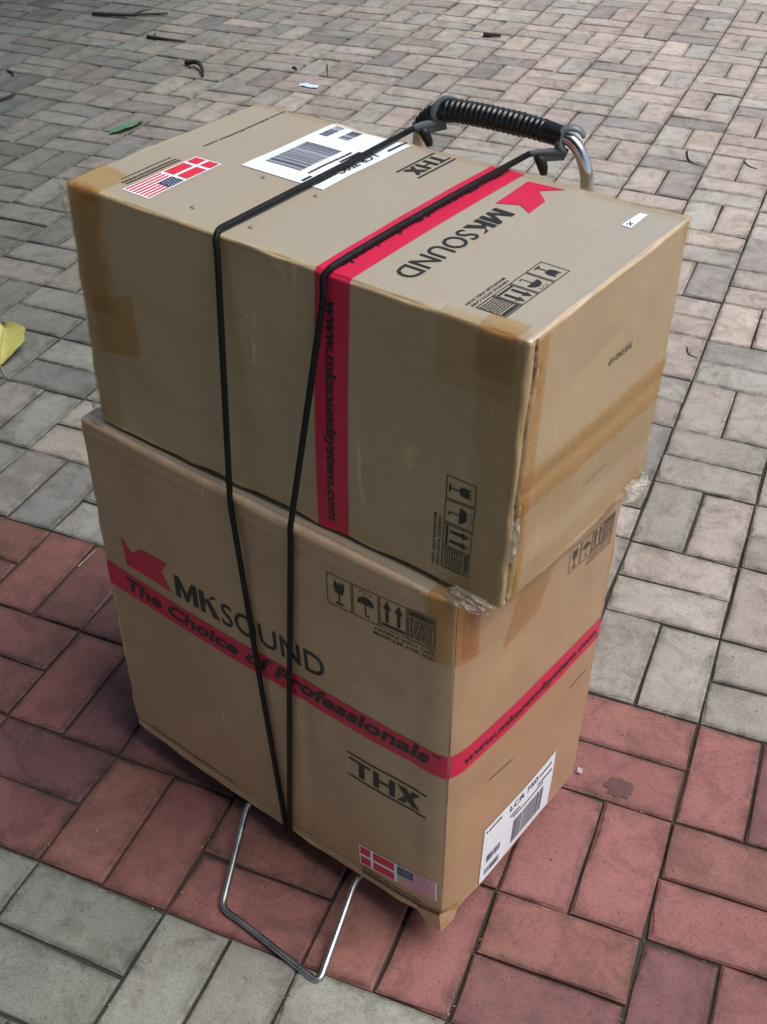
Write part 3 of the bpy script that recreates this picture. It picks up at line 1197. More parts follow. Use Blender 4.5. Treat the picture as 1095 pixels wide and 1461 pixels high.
handling_symbols(Frame(low, 'right', (0.205, 0.448), (1, 0), (0, 1)), 0.098, 0.036, box_low, MAT_SOFTBLACK, seed=5)
for (x0, y0, x1) in ((0.081, 0.206, 0.126), (0.254, 0.2265, 0.297)):
    poly_part('printed_small_text', low, 'right', [rf.poly(p) for p in tiny_rows(x0, x1, [y0], 0.0022, int(x0*1000))], 0.0006, MAT_SOFTBLACK, box_low)
product_label(Frame(low, 'right', (0.077, 0.004), (1, 0.02), (0.01, 1)), 0.165, 0.110, box_low, 'LCR 750', 'white product label with barcodes low on the side')

# ---- prints on the upper box: the same artwork turned a quarter, reading towards the front
tf = Frame(upp, 'top', (0, upp.B), (0, -1), (1, 0))          # x from the back edge, y to the right
uf = Frame(upp, 'front', (0, upp.C), (0, -1), (1, 0))
UB = upp.B
bnd2 = sheet('printed_band', upp, 'front', [(0.3345, 0.0), (0.3745, 0.0), (0.3745, upp.C+upp.B), (0.3345, upp.C+upp.B)], 0.0004, MAT_RED, box_up, 10, 420)
bnd2['label'] = 'red printed band running over the top and down the front'
lettering('printed_slogan', tf, 'The Choice of Professionals', 0.012, 0.3465, 0.262, 0.0115, MAT_BLACK, bnd2, 0.0008, 0.034, 0.28)
lettering('printed_slogan', uf, 'www.mksoundsystem.com', 0.024, 0.3485, 0.252, 0.0125, MAT_BLACK, bnd2, 0.0008, 0.034, 0.28)
LG = [(0.3938, 0.2086), (0.3871, 0.2639), (0.4234, 0.2705), (0.4109, 0.2521), (0.4236, 0.2408), (0.429, 0.2108), (0.4129, 0.2223)]
# flag-shaped logo, back edge to front: points in (a, b)
LT = [(0.4290, 0.2790), (0.4090, 0.2600), (0.4270, 0.2420), (0.4290, 0.2090), (0.4125, 0.2190), (0.3910, 0.2080), (0.3895, 0.2400), (0.3875, 0.2740)]
poly_part('printed_logo', upp, 'top', [[LT[0], LT[7], LT[6], LT[1]], [LT[1], LT[6], LT[2]], [LT[2], LT[6], LT[4], LT[3]], [LT[4], LT[6], LT[5]]], 0.0006, MAT_RED, box_up)
mk_letters(tf, UB-0.1985, 0.3965, 0.056, 0.0235, box_up)
lettering('printed_lettering', tf, 'SOUND', UB-0.139, 0.3965, 0.108, 0.0235, MAT_BLACK, box_up, 0.0006, 0.006)
thx(tf, UB-0.283, 0.264, 0.068, 0.030, box_up, MAT_BLACK)
handling_symbols(Frame(upp, 'top', (0.4915, 0.1270), (0, -1), (1, 0)), 0.106, 0.030, box_up, MAT_BLACK, seed=3)
handling_symbols(Frame(upp, 'front', (0.4890, 0.1310), (0, -1), (1, 0)), 0.111, 0.032, box_up, MAT_BLACK, seed=4)
flags(Frame(upp, 'top', (0.0650, 0.1245), (0, -1), (1, 0)), 0, 0, 0.106, 0.038, box_up)
poly_part('printed_small_text', upp, 'top', [tf.poly(p) for p in tiny_rows(UB-0.108, UB-0.030, [0.056, 0.0505], 0.0032, 19) + tiny_rows(UB-0.108, UB-0.036, [0.043], 0.0022, 20)], 0.0006, MAT_SOFTBLACK, box_up)
lettering('printed_lettering', tf, 'www.mksoundsystem.com', UB-0.289, 0.0475, 0.136, 0.0042, MAT_BLACK, box_up, 0.0006, 0.02)
product_label(Frame(upp, 'top', (0.121, 0.2925), (0.0, -1), (1, 0)), 0.158, 0.112, box_up, 'LCR 750C', 'large white product label with barcodes on the top')
st = sheet('sticker', upp, 'top', [(0.5125, 0.2385), (0.5230, 0.2370), (0.5225, 0.2735), (0.5140, 0.2725)], 0.0006, MAT_LABEL, box_up, 4, 8)
st['label'] = 'small white sticker with a black mark'
poly_part('printed_mark', upp, 'top', [[(0.5150, 0.2500), (0.5160, 0.2500), (0.5215, 0.2410), (0.5205, 0.2405)], [(0.5150, 0.2425), (0.5155, 0.2415), (0.5215, 0.2462), (0.5210, 0.2472)]], 0.0010, MAT_BLACK, st)
for (x, y) in ((0.151, 0.028), (0.160, 0.1215), (0.228, 0.028), (0.2335, 0.118)):
    poly_part('printed_corner_mark', upp, 'top', [R4(x, y, x+0.006, y+0.0009), R4(x, y+0.0009, x+0.0009, y+0.006)], 0.0006, MAT_SOFTBLACK, box_up)
r180 = Frame(upp, 'right', (0.200, 0.204), (-1, 0), (0, -1))
lettering('printed_lettering', r180, 'THIS END UP', 0, 0, 0.047, 0.0065, MAT_SOFTBLACK, box_up, 0.0006, 0.015)
lettering('printed_lettering', Frame(upp, 'right', (0.192, 0.071), (-1, 0), (0, -1)), 'www.mksoundsystem.com', 0, 0, 0.047, 0.0022, MAT_SOFTBLACK, box_up, 0.0006, 0.01)


# ---- packing tape
def tape(box, parent, f, quad, mat=MAT_TAPE, off=0.0014, wr=0.0009, seed=0):
    return sheet('packing_tape', box, f, quad, off, mat, parent, None, None, 0.0015, wr, seed)


A2, B2, C2 = upp.A, upp.B, upp.C
tape(upp, box_up, 'right', [(0.012, 0.104), (B2+0.03, 0.101), (B2+0.03, 0.147), (0.012, 0.150)], seed=1)                       # centre seam, amber
tape(upp, box_up, 'right', [(0.012, 0.060), (B2+0.02, 0.056), (B2+0.02, 0.103), (0.012, 0.108)], MAT_CLEAR, 0.0020, seed=2)
tape(upp, box_up, 'front', [(A2-0.045, 0.002), (A2+0.003, 0.002), (A2+0.003, C2-0.002), (A2-0.045, C2-0.002)], MAT_CLEAR, 0.0016, 0.0014, seed=3)   # along the front right edge
tape(upp, box_up, 'right', [(0.013, 0.0), (0.030, 0.0), (0.030, C2-0.004), (0.013, C2-0.004)], MAT_TAPE, 0.0010, seed=13)
tape(upp, box_up, 'right', [(0.012, -0.003), (B2+0.02, -0.003), (B2+0.02, 0.030), (0.012, 0.036)], MAT_CLEAR, 0.0028, 0.0016, seed=4)
tape(upp, box_up, 'top', [(A2-0.050, -0.045), (A2-0.012, -0.045), (A2-0.012, 0.022), (A2-0.050, 0.022)], seed=5)              # amber tab over the top front edge
tape(upp, box_up, 'front', [(0.470, 0.225), (A2-0.004, 0.225), (A2-0.004, C2+0.012), (0.470, C2+0.012)], MAT_CLEAR, 0.0022, 0.0016, seed=6)
tape(upp, box_up, 'front', [(0.018, 0.098), (0.086, 0.112), (0.083, 0.186), (0.018, 0.168)], seed=7)                           # end of the left seam tape
tape(upp, box_up, 'front', [(-0.03, 0.0), (0.040, 0.0), (0.040, C2+0.012), (-0.03, C2+0.012)], MAT_CLEAR, 0.0020, 0.0018, seed=8)
tape(upp, box_up, 'front', [(0.012, 0.150), (0.052, 0.150), (0.052, C2+0.004), (0.012, C2+0.004)], MAT_TAPE, 0.0026, 0.0012, seed=9)
tape(upp, box_up, 'top', [(-0.02, 0.004), (0.050, -0.020), (0.050, 0.045), (-0.02, 0.060)], MAT_TAPE, 0.0014, seed=10)
tape(upp, box_up, 'top', [(-0.02, B2-0.010), (A2+0.02, B2-0.010), (A2+0.02, B2+0.03), (-0.02, B2+0.03)], MAT_CLEAR, 0.0022, seed=11)
tape(upp, box_up, 'front', [(A2-0.075, -0.002), (A2-0.002, -0.002), (A2-0.002, 0.075), (A2-0.040, 0.030)], MAT_CLEAR, 0.0030, 0.0020, seed=12)

A1, B1, C1 = low.A, low.B, low.C
tape(low, box_low, 'front', [(A1-0.035, C1-0.085), (A1+0.038, C1-0.090), (A1+0.038, C1+0.025), (A1-0.035, C1+0.025)], seed=21)
tape(low, box_low, 'front', [(A1+0.012, C1-0.082), (A1+0.036, C1-0.085), (A1+0.036, C1+0.010), (A1+0.012, C1+0.010)], MAT_TAPE, 0.0026, seed=22)
tape(low, box_low, 'right', [(0.085, C1-0.120), (0.150, C1-0.100), (0.190, C1-0.01), (0.120, C1-0.01)], MAT_TAPE, 0.0016, seed=23)
tape(low, box_low, 'right', [(0.02, C1-0.055), (B1-0.02, C1-0.050), (B1-0.02, C1+0.02), (0.02, C1+0.02)], MAT_CLEAR, 0.0026, 0.0016, seed=24)
tape(low, box_low, 'front', [(A1-0.045, -0.02), (A1+0.045, -0.02), (A1+0.030, 0.022), (A1-0.030, 0.026)], MAT_TAPE, 0.0018, 0.0012, seed=25)


def crumple(name, parent, centre, ax, ay, seed, amp=0.012, mat=None, n=7):
    """loose crumpled end of clear tape: a small sheet folded into sharp facets"""
    r = random.Random(seed)
    V, F = [], []
    ax, ay = Vector(ax), Vector(ay)
    az = ax.cross(ay).normalized()
    for i in range(n+1):
        for j in range(n+1):
            u, v = i/n-0.5+r.uniform(-0.4, 0.4)/n, j/n-0.5+r.uniform(-0.4, 0.4)/n
            fall = max(0.0, 1-1.6*(u*u+v*v))
            V.append(Vector(centre)+ax*u+ay*v+az*(amp*(0.25+0.9*r.random())*fall))
    for i in range(n):
        for j in range(n):
            a = i*(n+1)+j
            if (i in (0, n-1) and j in (0, n-1)) or (i in (0, n-1) and r.random() < 0.3):
                continue
            if r.random() < 0.5:
                F += [(a, a+n+1, a+n+2), (a, a+n+2, a+1)]
            else:
                F += [(a, a+n+1, a+1), (a+1, a+n+1, a+n+2)]
    o = link(name, mesh(name, V, F), mat or MAT_FILM)
    keep(o, parent)
    return o


def towards(p, d=0.004):
    return p


e1 = (upp.K['000']-upp.K['100']).normalized()      # to the right along the front
e2 = (upp.K['010']-upp.K['000']).normalized()      # to the back
ez = Vector((0, 0, 1))
crumple('loose_tape', box_up, upp.point(A2, 0, 0)-e1*0.028-e2*0.010-ez*0.001, e1*0.052, (e2*0.55+ez*0.85)*0.018, 1.0, 0.010)
crumple('loose_tape', box_up, upp.point(A2, B2, 0)+e1*0.003-e2*0.020-ez*0.004, e2*0.058, (ez*0.95-e1*0.1)*0.026, 2.3, 0.012)
crumple('loose_tape', box_up, upp.point(0, 0, C2)-e1*0.001-e2*0.003-ez*0.010, (e1*0.9-e2*0.4)*0.016, ez*0.036, 3.7, 0.009)
crumple('loose_tape', box_up, upp.point(0, 0, 0)+e1*0.002-e2*0.003+ez*0.014, (e1*0.9-e2*0.2)*0.026, ez*0.034, 4.9, 0.008)
crumple('loose_tape', box_up, upp.point(A2, 0.004, 0.085)+e1*0.001, e2*0.014, ez*0.050, 6.1, 0.007)

# torn corner of the bottom flap, sticking out under the lower box's front right corner
P0 = low.point(A1, 0, 0)
fp = [P0-e1*0.040+ez*0.010-e2*0.0030, P0-e1*0.004+ez*0.024-e2*0.0045+e1*0.002, P0+e2*0.032+ez*0.012+e1*0.0025,
      P0-e1*0.020-ez*0.0065-e2*0.005, P0+e1*0.001-ez*0.0085-e2*0.003, P0+e2*0.020-ez*0.0065+e1*0.004,
      P0-e1*0.022-ez*0.002+e2*0.004]
th = (e2*0.6-e1*0.4)*0.003
nf = len(fp)
F = [(0, 3, 1), (1, 3, 4), (1, 4, 5), (1, 5, 2), (0, 6, 3)]
F = F+[tuple(nf+k for k in f[::-1]) for f in F]+[(0, 6, nf+6, nf), (6, 3, nf+3, nf+6), (3, 4, nf+4, nf+3), (4, 5, nf+5, nf+4), (5, 2, nf+2, nf+5)]
fl = link('corner_flap', mesh('corner_flap', fp+[p+th for p in fp], F), MAT_CARD2)
keep(fl, box_low)

# ------------------------------------------------------------------ folding cart
cart = empty('luggage_cart', (-0.16, 0.25, 0.0))
tag(cart, 'folding wire luggage cart with black ribbed handle carrying both boxes', 'luggage cart')
bdir = Vector((0.24658, 0.96912, 0))
sdir = Vector((0.96912, -0.24658, 0))


def cart_part(name, vf, mat, smooth=True, parent=None):
    o = link(name, mesh(name, *vf), mat, None, smooth)
    keep(o, cart)
    if parent is not None:
        o.parent = parent
        o.matrix_parent_inverse = Matrix.Identity(4)
    return o


HL = Vector((-0.2630, 0.3215, 0.872))
HR = Vector((-0.0520, 0.2705, 0.872))
arch = smooth_path([HL+Vector((0.006, -0.001, -0.06)), HL, (-0.2560, 0.3210, 0.897), (-0.2290, 0.3150, 0.9145), (-0.1900, 0.3060, 0.9190), (-0.1300, 0.2910, 0.9205), (-0.0930, 0.2807, 0.9195),
                    (-0.0735, 0.2762, 0.9160), (-0.0590, 0.2722, 0.8985), HR, HR+Vector((0.002, 0.001, -0.06))], 14)
hb = cart_part('handle_tube', sweep(arch, 0.0072, 14), MAT_CHROME)
# grip: a stretch of the arch, ribbed
cum = [0.0]
for a, b in zip(arch, arch[1:]):
    cum.append(cum[-1]+(b-a).length)


def along(s):
    for k in range(len(cum)-1):
        if cum[k+1] >= s:
            t = (s-cum[k])/max(1e-9, cum[k+1]-cum[k])
            return arch[k].lerp(arch[k+1], t)
    return arch[-1].copy()


def nearest(p):
    return min(range(len(arch)), key=lambda k: (arch[k]-Vector(p)).length)


g0, g1 = cum[nearest((-0.2600, 0.3212, 0.885))], cum[nearest((-0.0830, 0.2785, 0.9185))]
path, rad = [], []
ng = 300
for k in range(ng+1):
    s = g0+(g1-g0)*k/ng
    u = k/ng
    path.append(along(s))
    if u < 0.24:
        r0, am, per = 0.0100+0.0012*u/0.24, 0.0006, 0.0060
    elif u < 0.27:
        r0, am, per = 0.0130, 0.0, 0.01
    elif u < 0.74:
        r0, am, per = 0.0122, 0.0010, 0.0066
    elif u < 0.88:
        r0, am, per = 0.0116, 0.0008, 0.0066
    else:
        r0, am, per = 0.0118-0.008*(u-0.88), 0.0, 0.01
    rr = r0+am*math.cos(2*math.pi*s/per)
    if k in (0, ng):
        rr = 0.0075
    rad.append(rr)
cart_part('handle_grip', sweep(path, rad, 20), MAT_GRIP)
# uprights: chrome inner tubes sliding in lower outer tubes
feet = []
for H in (HL, HR):
    base = Vector((H.x, H.y, 0.055))-bdir*0.022
    top = H+Vector((0, 0, -0.03))
    mid = base.lerp(top, 0.52)
    cart_part('upright_tube', sweep([mid-Vector((0, 0, 0.02)), top], 0.0072, 12), MAT_CHROME)
    cart_part('outer_tube', sweep([base, mid], 0.0100, 12), MAT_CHROME)
    cart_part('tube_collar', sweep([mid-Vector((0, 0, 0.012)), mid+Vector((0, 0, 0.012))], 0.0135, 12), MAT_BLACKPL)
    feet.append(base)
for z in (0.12, 0.30):
    a = feet[0].lerp(HL, (z-0.05)/0.82)
    b = feet[1].lerp(HR, (z-0.05)/0.82)
    cart_part('cross_bar', sweep([a, b], 0.006, 10), MAT_ZINC)
# axle and wheels
ax0, ax1 = feet[0]-sdir*0.045, feet[1]+sdir*0.045
ax0.z = ax1.z = 0.046
ax0 += bdir*0.012
ax1 += bdir*0.012
cart_part('axle', sweep([ax0, ax1], 0.005, 10), MAT_ZINC)
for k in (0, 1):
    cart_part('axle_bracket', sweep([feet[k], feet[k]+bdir*0.012+Vector((0, 0, -0.009))], 0.011, 10), MAT_BLACKPL)
for c in (ax0, ax1):
    def ring(x, r):
        return [c+sdir*x+(bdir*math.cos(2*math.pi*k/28)+ez*math.sin(2*math.pi*k/28))*r for k in range(28)]
    prof = [(-0.010, 0.020), (-0.010, 0.038), (-0.006, 0.0445), (0.006, 0.0445), (0.010, 0.038), (0.010, 0.020)]
    V, F = [], []
    for x, r in prof:
        V += ring(x, r)
    for i in range(len(prof)):
        i2 = (i+1) % len(prof)
        for k in range(28):
            F.append((i*28+k, i*28+(k+1) % 28, i2*28+(k+1) % 28, i2*28+k))
    wh = cart_part('wheel', (V, F), MAT_RUBBER)
    V, F = [], []
    pr = [(-0.011, 0.0), (-0.011, 0.008), (-0.006, 0.0195), (0.006, 0.0195), (0.011, 0.008), (0.011, 0.0)]
    for x, r in pr:
        V += ring(x, max(r, 0.0005))
    for i in range(len(pr)-1):
        for k in range(28):
            F.append((i*28+k, i*28+(k+1) % 28, (i+1)*28+(k+1) % 28, (i+1)*28+k))
    cart_part('wheel_hub', (V, F), MAT_ZINC, True, wh)
# wire platform under the box, bent down in front into the ground loop
tL, tR = Vector((-0.3560, -0.0370, 0.0400)), Vector((-0.1690, -0.0860, 0.0400))
gL, gM, gR = Vector((-0.3242, -0.1733, 0.0048)), Vector((-0.2960, -0.1790, 0.0048)), Vector((-0.1615, -0.2180, 0.0048))
bL, bR = feet[0]+Vector((0, 0, -0.014)), feet[1]+Vector((0, 0, -0.014))
wire = fillet([bL, tL, gL, gM, gR, tR, bR], 0.012, 6)
cart_part('wire_stand', sweep(wire, 0.0045, 12), MAT_ZINC)
for f_ in (0.15, 0.55, 0.85):
    cart_part('platform_rod', sweep([tL.lerp(bL, f_)-Vector((0, 0, 0.008)), tR.lerp(bR, f_)-Vector((0, 0, 0.008))], 0.004, 10), MAT_ZINC)

# ------------------------------------------------------------------ elastic cord
cr = 0.0033
cord = empty('bungee_cord', (-0.28, -0.06, 0.02))
tag(cord, 'black elastic cord strapped over both boxes and hooked to the cart handle', 'bungee cord')


def keepc(o):
    return keep(o, cord)


def hook_geo(tip, body_dir, tube_pt, tube_dir, flipv=1):
    """grey plastic hook: socket, flat web and a claw closed over the handle"""
    tip = Vector(tip)
    tube_pt = Vector(tube_pt)
    td = Vector(tube_dir).normalized()
    d = tube_pt-tip
    d -= td*d.dot(td)*0.0
    fw = d.normalized()
    upv = (ez-fw*ez.dot(fw)).normalized()
    side = fw.cross(upv)
    L = d.length
    R = 0.0138
    p = [tip, tip+fw*L*0.25-upv*0.002, tip+fw*(L*0.55)-upv*0.006]
    claw = []
    u1 = (-fw)
    for a in range(0, 250, 20):
        ang = math.radians(a-55)
        claw.append(tube_pt+(-fw*math.cos(ang)+upv*math.sin(ang))*R)
    path = smooth_path(p+claw, 3)
    n = len(path)
    rad = [0.0042+0.0022*math.sin(math.pi*min(1, k/n*1.6)) for k in range(n)]
    rad[-1] = 0.003
    flat = [0.75-0.35*k/n for k in range(n)]
    return sweep(path, rad, 10, flat, up=td), fw, upv


hooks = []
for tip, tube_s, px in (((-0.2610, 0.2965, 0.8960), (-0.2270, 0.3146, 0.9150), 0), ((-0.1165, 0.2640, 0.9010), (-0.0760, 0.2768, 0.9170), 1)):
    k = nearest(tube_s)
    td = arch[min(k+3, len(arch)-1)]-arch[max(k-3, 0)]
    vf, fw, upv = hook_geo(tip, None, tube_s, td)
    h = keepc(link('hook', mesh('hook', *vf), MAT_HOOK, None, True))
    h['label'] = 'grey plastic hook closed over the handle'
    t0 = Vector(tip)
    web = []
    # triangular web below the hook body
    sd_ = fw.cross(upv).normalized()
    b0 = t0+fw*0.004
    wv = [b0-upv*0.004, b0+fw*0.034-upv*0.004, b0+fw*0.030-upv*0.017, b0+fw*0.010-upv*0.012]
    V = [p+sd_*0.0032 for p in wv]+[p-sd_*0.0032 for p in wv]
    F = [(0, 1, 2, 3), (7, 6, 5, 4), (0, 4, 5, 1), (1, 5, 6, 2), (2, 6, 7, 3), (3, 7, 4, 0)]
    wo_ = keepc(link('hook_web', mesh('hook_web', V, F), MAT_HOOK))
    wo_.parent = h
    wo_.matrix_parent_inverse = Matrix.Identity(4)
    kn = sweep([b0+fw*0.004-upv*0.004, b0+fw*0.006-upv*0.010, b0+fw*0.006-upv*0.020, b0+fw*0.005-upv*0.026], [0.005, 0.0062, 0.0055, 0.004], 10)
    ko = keepc(link('cord_knot', mesh('cord_knot', *kn), MAT_BLACKPL, None, True))
    ko.parent = h
    ko.matrix_parent_inverse = Matrix.Identity(4)
    hooks.append((t0, fw))

cross = tL.lerp(bL, 0.15).lerp(tR.lerp(bR, 0.15), 0.36)+Vector((0, 0, -0.017))


def strand(hook_tip, a_top_back, a_top_front, a_front_top, a_low_top, a_low_bot, shift):
    o = cr+0.0012
    pts = [Vector(hook_tip)]
    for b in (0.20, 0.10, 0.03):
        f = b/0.29
        pts.append(upp.point(a_top_front+(a_top_back-a_top_front)*f, b, C2, o+0.003*f))
    for c in (0.0, ):
        pts.append(upp.point(a_top_front, 0.004, C2, o-0.0004))
        pts.append(upp.point(a_front_top, 0.0, C2-0.004, o-0.0004))
        pts.append(upp.point(a_front_top+0.002, 0.0, C2-0.02, o+0.0005))
    q = low.point(a_low_top, 0.0, C1-0.006, o)
    pts.append(q+Vector((0, 0, 0.012))-e2*0.0002)
    pts.append(q)
    pts.append(low.point(a_low_top+(a_low_bot-a_low_top)*0.5, 0.0, C1*0.5, o+0.001))
    pts.append(low.point(a_low_bot, 0.0, 0.010, o))
    pts.append(low.point(a_low_bot, 0.0, 0.0, o-0.0006))
    pts.append(low.point(a_low_bot+shift, 0.012, 0.0, o))
    pts.append(cross+Vector((shift, 0, 0)))
    # straight runs with eased corners
    return fillet(pts, 0.010, 5)


sL = strand(hooks[0][0], 0.2225, 0.2140, 0.2160, 0.2630, 0.2960, 0.002)
sR = strand(hooks[1][0], 0.3580, 0.3510, 0.3470, 0.3500, 0.3030, 0.006)
for p in (sL, sR):
    keepc(link('cord', mesh('cord', *sweep(p, cr, 12)), MAT_CORD, None, True))
kn = smooth_path([cross+Vector((-0.010, -0.002, 0.002)), cross+Vector((0, 0.004, -0.006)), cross+Vector((0.014, 0.0, 0.001))], 6)
keepc(link('cord_loop', mesh('cord_loop', *sweep(kn, 0.005, 10)), MAT_CORD, None, True))


# ------------------------------------------------------------------ leaves, twigs and scraps on the paving
def twig(pts, r, label, mat=MAT_TWIG, name='twig', cat='twig', group='twigs on the paving', lift=0.8, side=None):
    path = smooth_path([Vector((x, y, 0.0012+r*lift+z)) for x, y, z in pts], 6)
    n = len(path)
    rad = [r*(1-0.55*k/(n-1))*(1+0.18*noise.noise(Vector((k*0.9, r*999, 0)))) for k in range(n)]
    vf = sweep(path, rad, 7)
    if side:
        a = path[int(n*side[0])]
        p2 = smooth_path([a, a+Vector((side[1]*0.5, side[2]*0.5, 0.004)), a+Vector((side[1], side[2], 0.001))], 4)
        vf = join(vf, sweep(p2, [r*0.5*(1-0.6*k/(len(p2)-1)) for k in range(len(p2))], 6))
    o = link(name, mesh(name, *vf), mat, None, True)
    tag(o, label, cat, group)
    return o


twig([(-2.870, 3.315, 0), (-2.780, 3.330, 0.002), (-2.690, 3.370, 0.001), (-2.584, 3.4445, 0)], 0.0085, 'long dark bent twig near the upper left corner', side=(0.6, 0.03, 0.11))
twig([(-2.487, 3.127, 0), (-2.43, 3.125, 0.001), (-2.370, 3.122, 0.002), (-2.317, 3.132, 0)], 0.0075, 'short straight dark twig below the long bent twig', side=(0.2, -0.02, 0.05))
twig([(-2.175, 2.895, 0), (-2.120, 2.885, 0.012), (-2.070, 2.835, 0.008), (-2.041, 2.787, 0)], 0.0100, 'thick curled dark twig behind the upper box')
twig([(-2.620, 2.170, 0), (-2.570, 2.245, 0), (-2.537, 2.342, 0)], 0.0080, 'dark stick cut off by the left edge of the picture')
twig([(-2.730, 2.558, 0), (-2.700, 2.545, 0.001), (-2.677, 2.520, 0)], 0.0050, 'tiny dark twig at the left edge above the stick')
twig([(-1.270, 3.697, 0), (-1.235, 3.700, 0.001), (-1.200, 3.707, 0)], 0.0105, 'stubby brown twig on the paving far behind the handle')
twig([(-0.277, 2.781, 0), (-0.262, 2.720, 0), (-0.237, 2.684, 0), (-0.196, 2.671, 0)], 0.0028, 'thin curved dark twig right of the handle')
twig([(-0.095, 2.765, 0), (-0.075, 2.735, 0), (-0.050, 2.723, 0)], 0.0022, 'hair-thin short twig at the right edge of the picture')
twig([(-0.040, 1.543, 0), (-0.030, 1.515, 0), (-0.0085, 1.5046, 0)], 0.0018, 'hair-thin twig on the paver right of the upper box')
twig([(-1.693, 3.113, 0), (-1.662, 3.050, 0), (-1.632, 2.988, 0)], 0.0022, 'thin upright-looking twig behind the white label')
twig([(-0.895, 0.330, 0), (-0.893, 0.358, 0.001), (-0.8925, 0.384, 0)], 0.0016, 'pale dry straw on a red paver left of the lower box', MAT_STRAW, 'straw', 'straw', None)
twig([(-1.79, 3.02, 0), (-1.775, 3.012, 0.003), (-1.765, 3.000, 0)], 0.0050, 'small dark crumb of bark behind the upper box')


def leaf(name, base, tip, width, lift, mat, label, cat='leaf', curl=0.02, seed=0, n=12, lobes=0.0, stem=None):
    b, t = Vector((*base, 0)), Vector((*tip, 0))
    ax = t-b
    L = ax.length
    ax.normalize()
    sd_ = Vector((-ax.y, ax.x, 0))
    V, F = [], []
    m = 8
    for i in range(n+1):
        u = i/n
        wd = width*math.sin(math.pi*min(1, u*0.93+0.05))**0.75*(1+lobes*math.sin(u*19+seed))
        for j in range(m+1):
            v = j/m*2-1
            z = 0.004+lift*math.sin(math.pi*u)*(0.4+0.6*abs(v))+curl*v*v*(0.5+0.5*u)+0.003*noise.noise(Vector((u*4, v*3, seed)))+0.003*abs(v)
            V.append(b+ax*L*u+sd_*wd*v*0.5+Vector((0, 0, z)))
    top = len(V)
    V += [p-Vector((0, 0, 0.0006)) for p in V]
    for i in range(n):
        for j in range(m):
            a = i*(m+1)+j
            F.append((a, a+m+1, a+m+2, a+1))
            F.append((top+a+1, top+a+m+2, top+a+m+1, top+a))
    blade = mesh('blade', V, F)
    rt = empty(name, b)
    tag(rt, label, cat)
    keep(link('blade', blade, mat, None, True), rt)
    mid = [b+ax*L*(k/8)+Vector((0, 0, 0.0055+lift*math.sin(math.pi*k/8)*0.4)) for k in range(9)]
    if stem:
        mid = [b+Vector((stem[0], stem[1], 0.003)), b+Vector((stem[0]*0.5, stem[1]*0.5, 0.005))]+mid
    keep(link('midrib', mesh('midrib', *sweep(smooth_path(mid, 3), 0.0011, 6)), MAT_STRAW, None, True), rt)
    return rt


leaf('leaf', (-1.455, 0.842), (-1.552, 0.985), 0.115, 0.014, MAT_LEAFY, 'curled yellow leaf on the paving at the left edge', curl=0.016, seed=2, lobes=0.05, stem=(0.035, -0.030))
leaf('leaf', (-2.030, 2.165), (-1.988, 2.290), 0.038, 0.004, MAT_LEAFG, 'small green leaf lying behind the upper box', curl=0.006, seed=5, lobes=0.04)
# scraps
pv, pf = [], []
for i in range(5):
    for j in range(4):
        pv.append((-1.685+i*0.018+0.003*math.sin(j*2.1), 2.845+j*0.011+0.003*math.sin(i*1.7), 0.003+0.004*abs(math.sin(i*1.3+j))))
for i in range(4):
    for j in range(3):
        a = i*4+j
        pf.append((a, a+4, a+5, a+1))
sc_ = link('paper_scrap', mesh('paper_scrap', pv, pf), MAT_PAPER, None, True)
tag(sc_, 'small pale blue scrap of paper on the far paving', 'paper scrap')
pv = []
for i in range(5):
    for j in range(5):
        pv.append((0.049+i*0.0018, 0.229+j*0.0022+0.001*math.sin(i*3), 0.0022+0.006*abs(math.sin(i*1.9+j*1.3))))
pf = []
for i in range(4):
    for j in range(4):
        a = i*5+j
        pf.append((a, a+5, a+6, a+1))
sc_ = link('paper_scrap', mesh('paper_scrap_crumb', pv, pf), plain('grubby_paper', (0.42, 0.40, 0.36), 0.8, grain=60), None, True)
tag(sc_, 'tiny white crumpled scrap beside the lower box back corner', 'paper scrap')
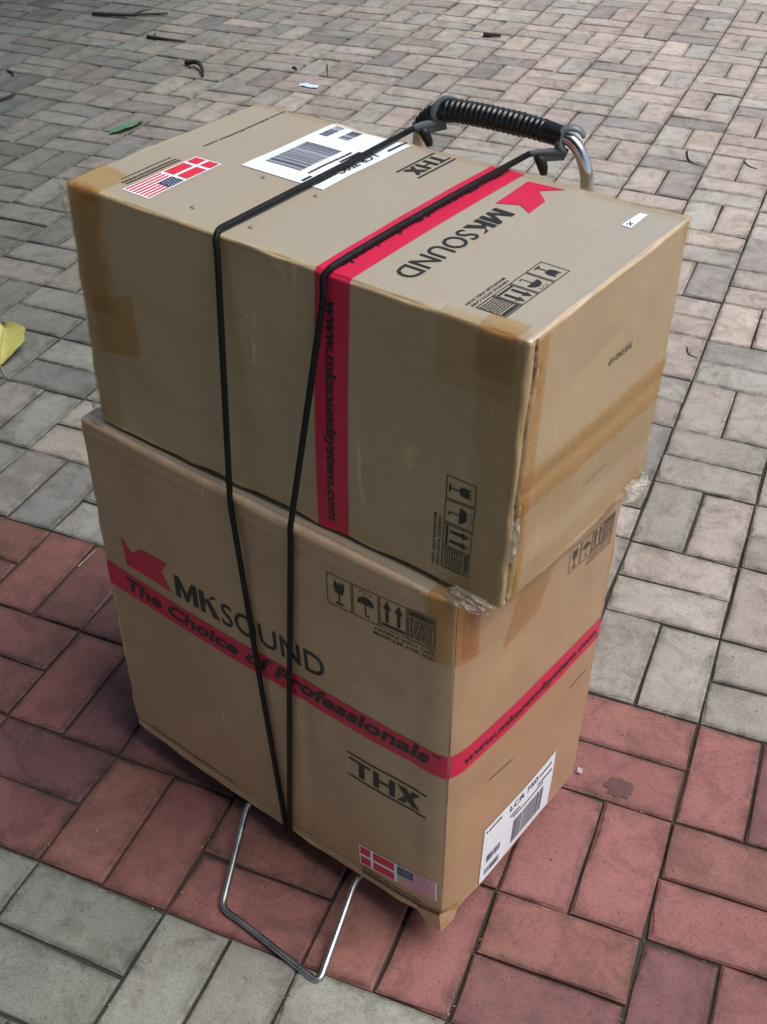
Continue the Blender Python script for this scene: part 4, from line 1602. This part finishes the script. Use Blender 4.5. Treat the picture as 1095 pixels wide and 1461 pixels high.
# old chewing gum pressed flat on a red paver
pv, pf = [], []
for k in range(22):
    a = 2*math.pi*k/22
    r = 1+0.75*noise.noise(Vector((math.cos(a)*2.3, math.sin(a)*2.3, 4)))
    pv.append((0.1147+math.cos(a)*0.0195*r, 0.229+math.sin(a)*0.0175*r, 0.0012))
for k in range(22):
    x, y, z = pv[k]
    pv.append((0.1147+(x-0.1147)*0.72, 0.229+(y-0.229)*0.72, 0.0020))
for k in range(22):
    pf.append((k, (k+1) % 22, 22+(k+1) % 22, 22+k))
pf.append(tuple(range(22, 44)))
gm = link('gum_spot', mesh('gum_spot', pv, pf), plain('old_gum', (0.120, 0.062, 0.060), 0.9, spec=0.15, grain=70), None, True)
tag(gm, 'flat dark blob of old chewing gum on a red paver', 'gum')

# loose grit lying on the pavers and in the joints
MAT_GRIT = plain('loose_grit', (0.26, 0.235, 0.20), 0.9, spec=0.2, grain=300)
gr_ = random.Random(5)
V, F = [], []
for _ in range(5200):
    x, y = gr_.uniform(-3.4, 1.4), gr_.uniform(-0.7, 4.6)
    if gr_.random() < 0.7:                        # most of it gathers along the joints
        k = gr_.choice((0, 1))
        if k:
            x = round(x/0.2)*0.2+gr_.gauss(0, 0.006)
        else:
            y = round(y/0.2)*0.2+gr_.gauss(0, 0.006)
    dx = course(x/0.2, y/0.2)
    r = gr_.choice((0.0006, 0.0008, 0.0010, 0.0014, 0.0020))
    c = Vector((dx.x, dx.y, 0.0008+r*0.6))
    o = len(V)
    for d in ((1, 0, 0), (0, 1, 0), (-1, 0, 0), (0, -1, 0), (0, 0, 1), (0, 0, -1)):
        V.append(c+Vector(d)*r*gr_.uniform(0.6, 1.2))
    for a, b in ((0, 1), (1, 2), (2, 3), (3, 0)):
        F += [(o+a, o+b, o+4), (o+b, o+a, o+5)]
me = bpy.data.meshes.new('grit')
me.from_pydata([tuple(p) for p in V], [], F)
grit = link('grit', me, MAT_GRIT)
grit['kind'] = 'stuff'
grit['label'] = 'loose grit scattered over the paving and its joints'
grit['category'] = 'grit'
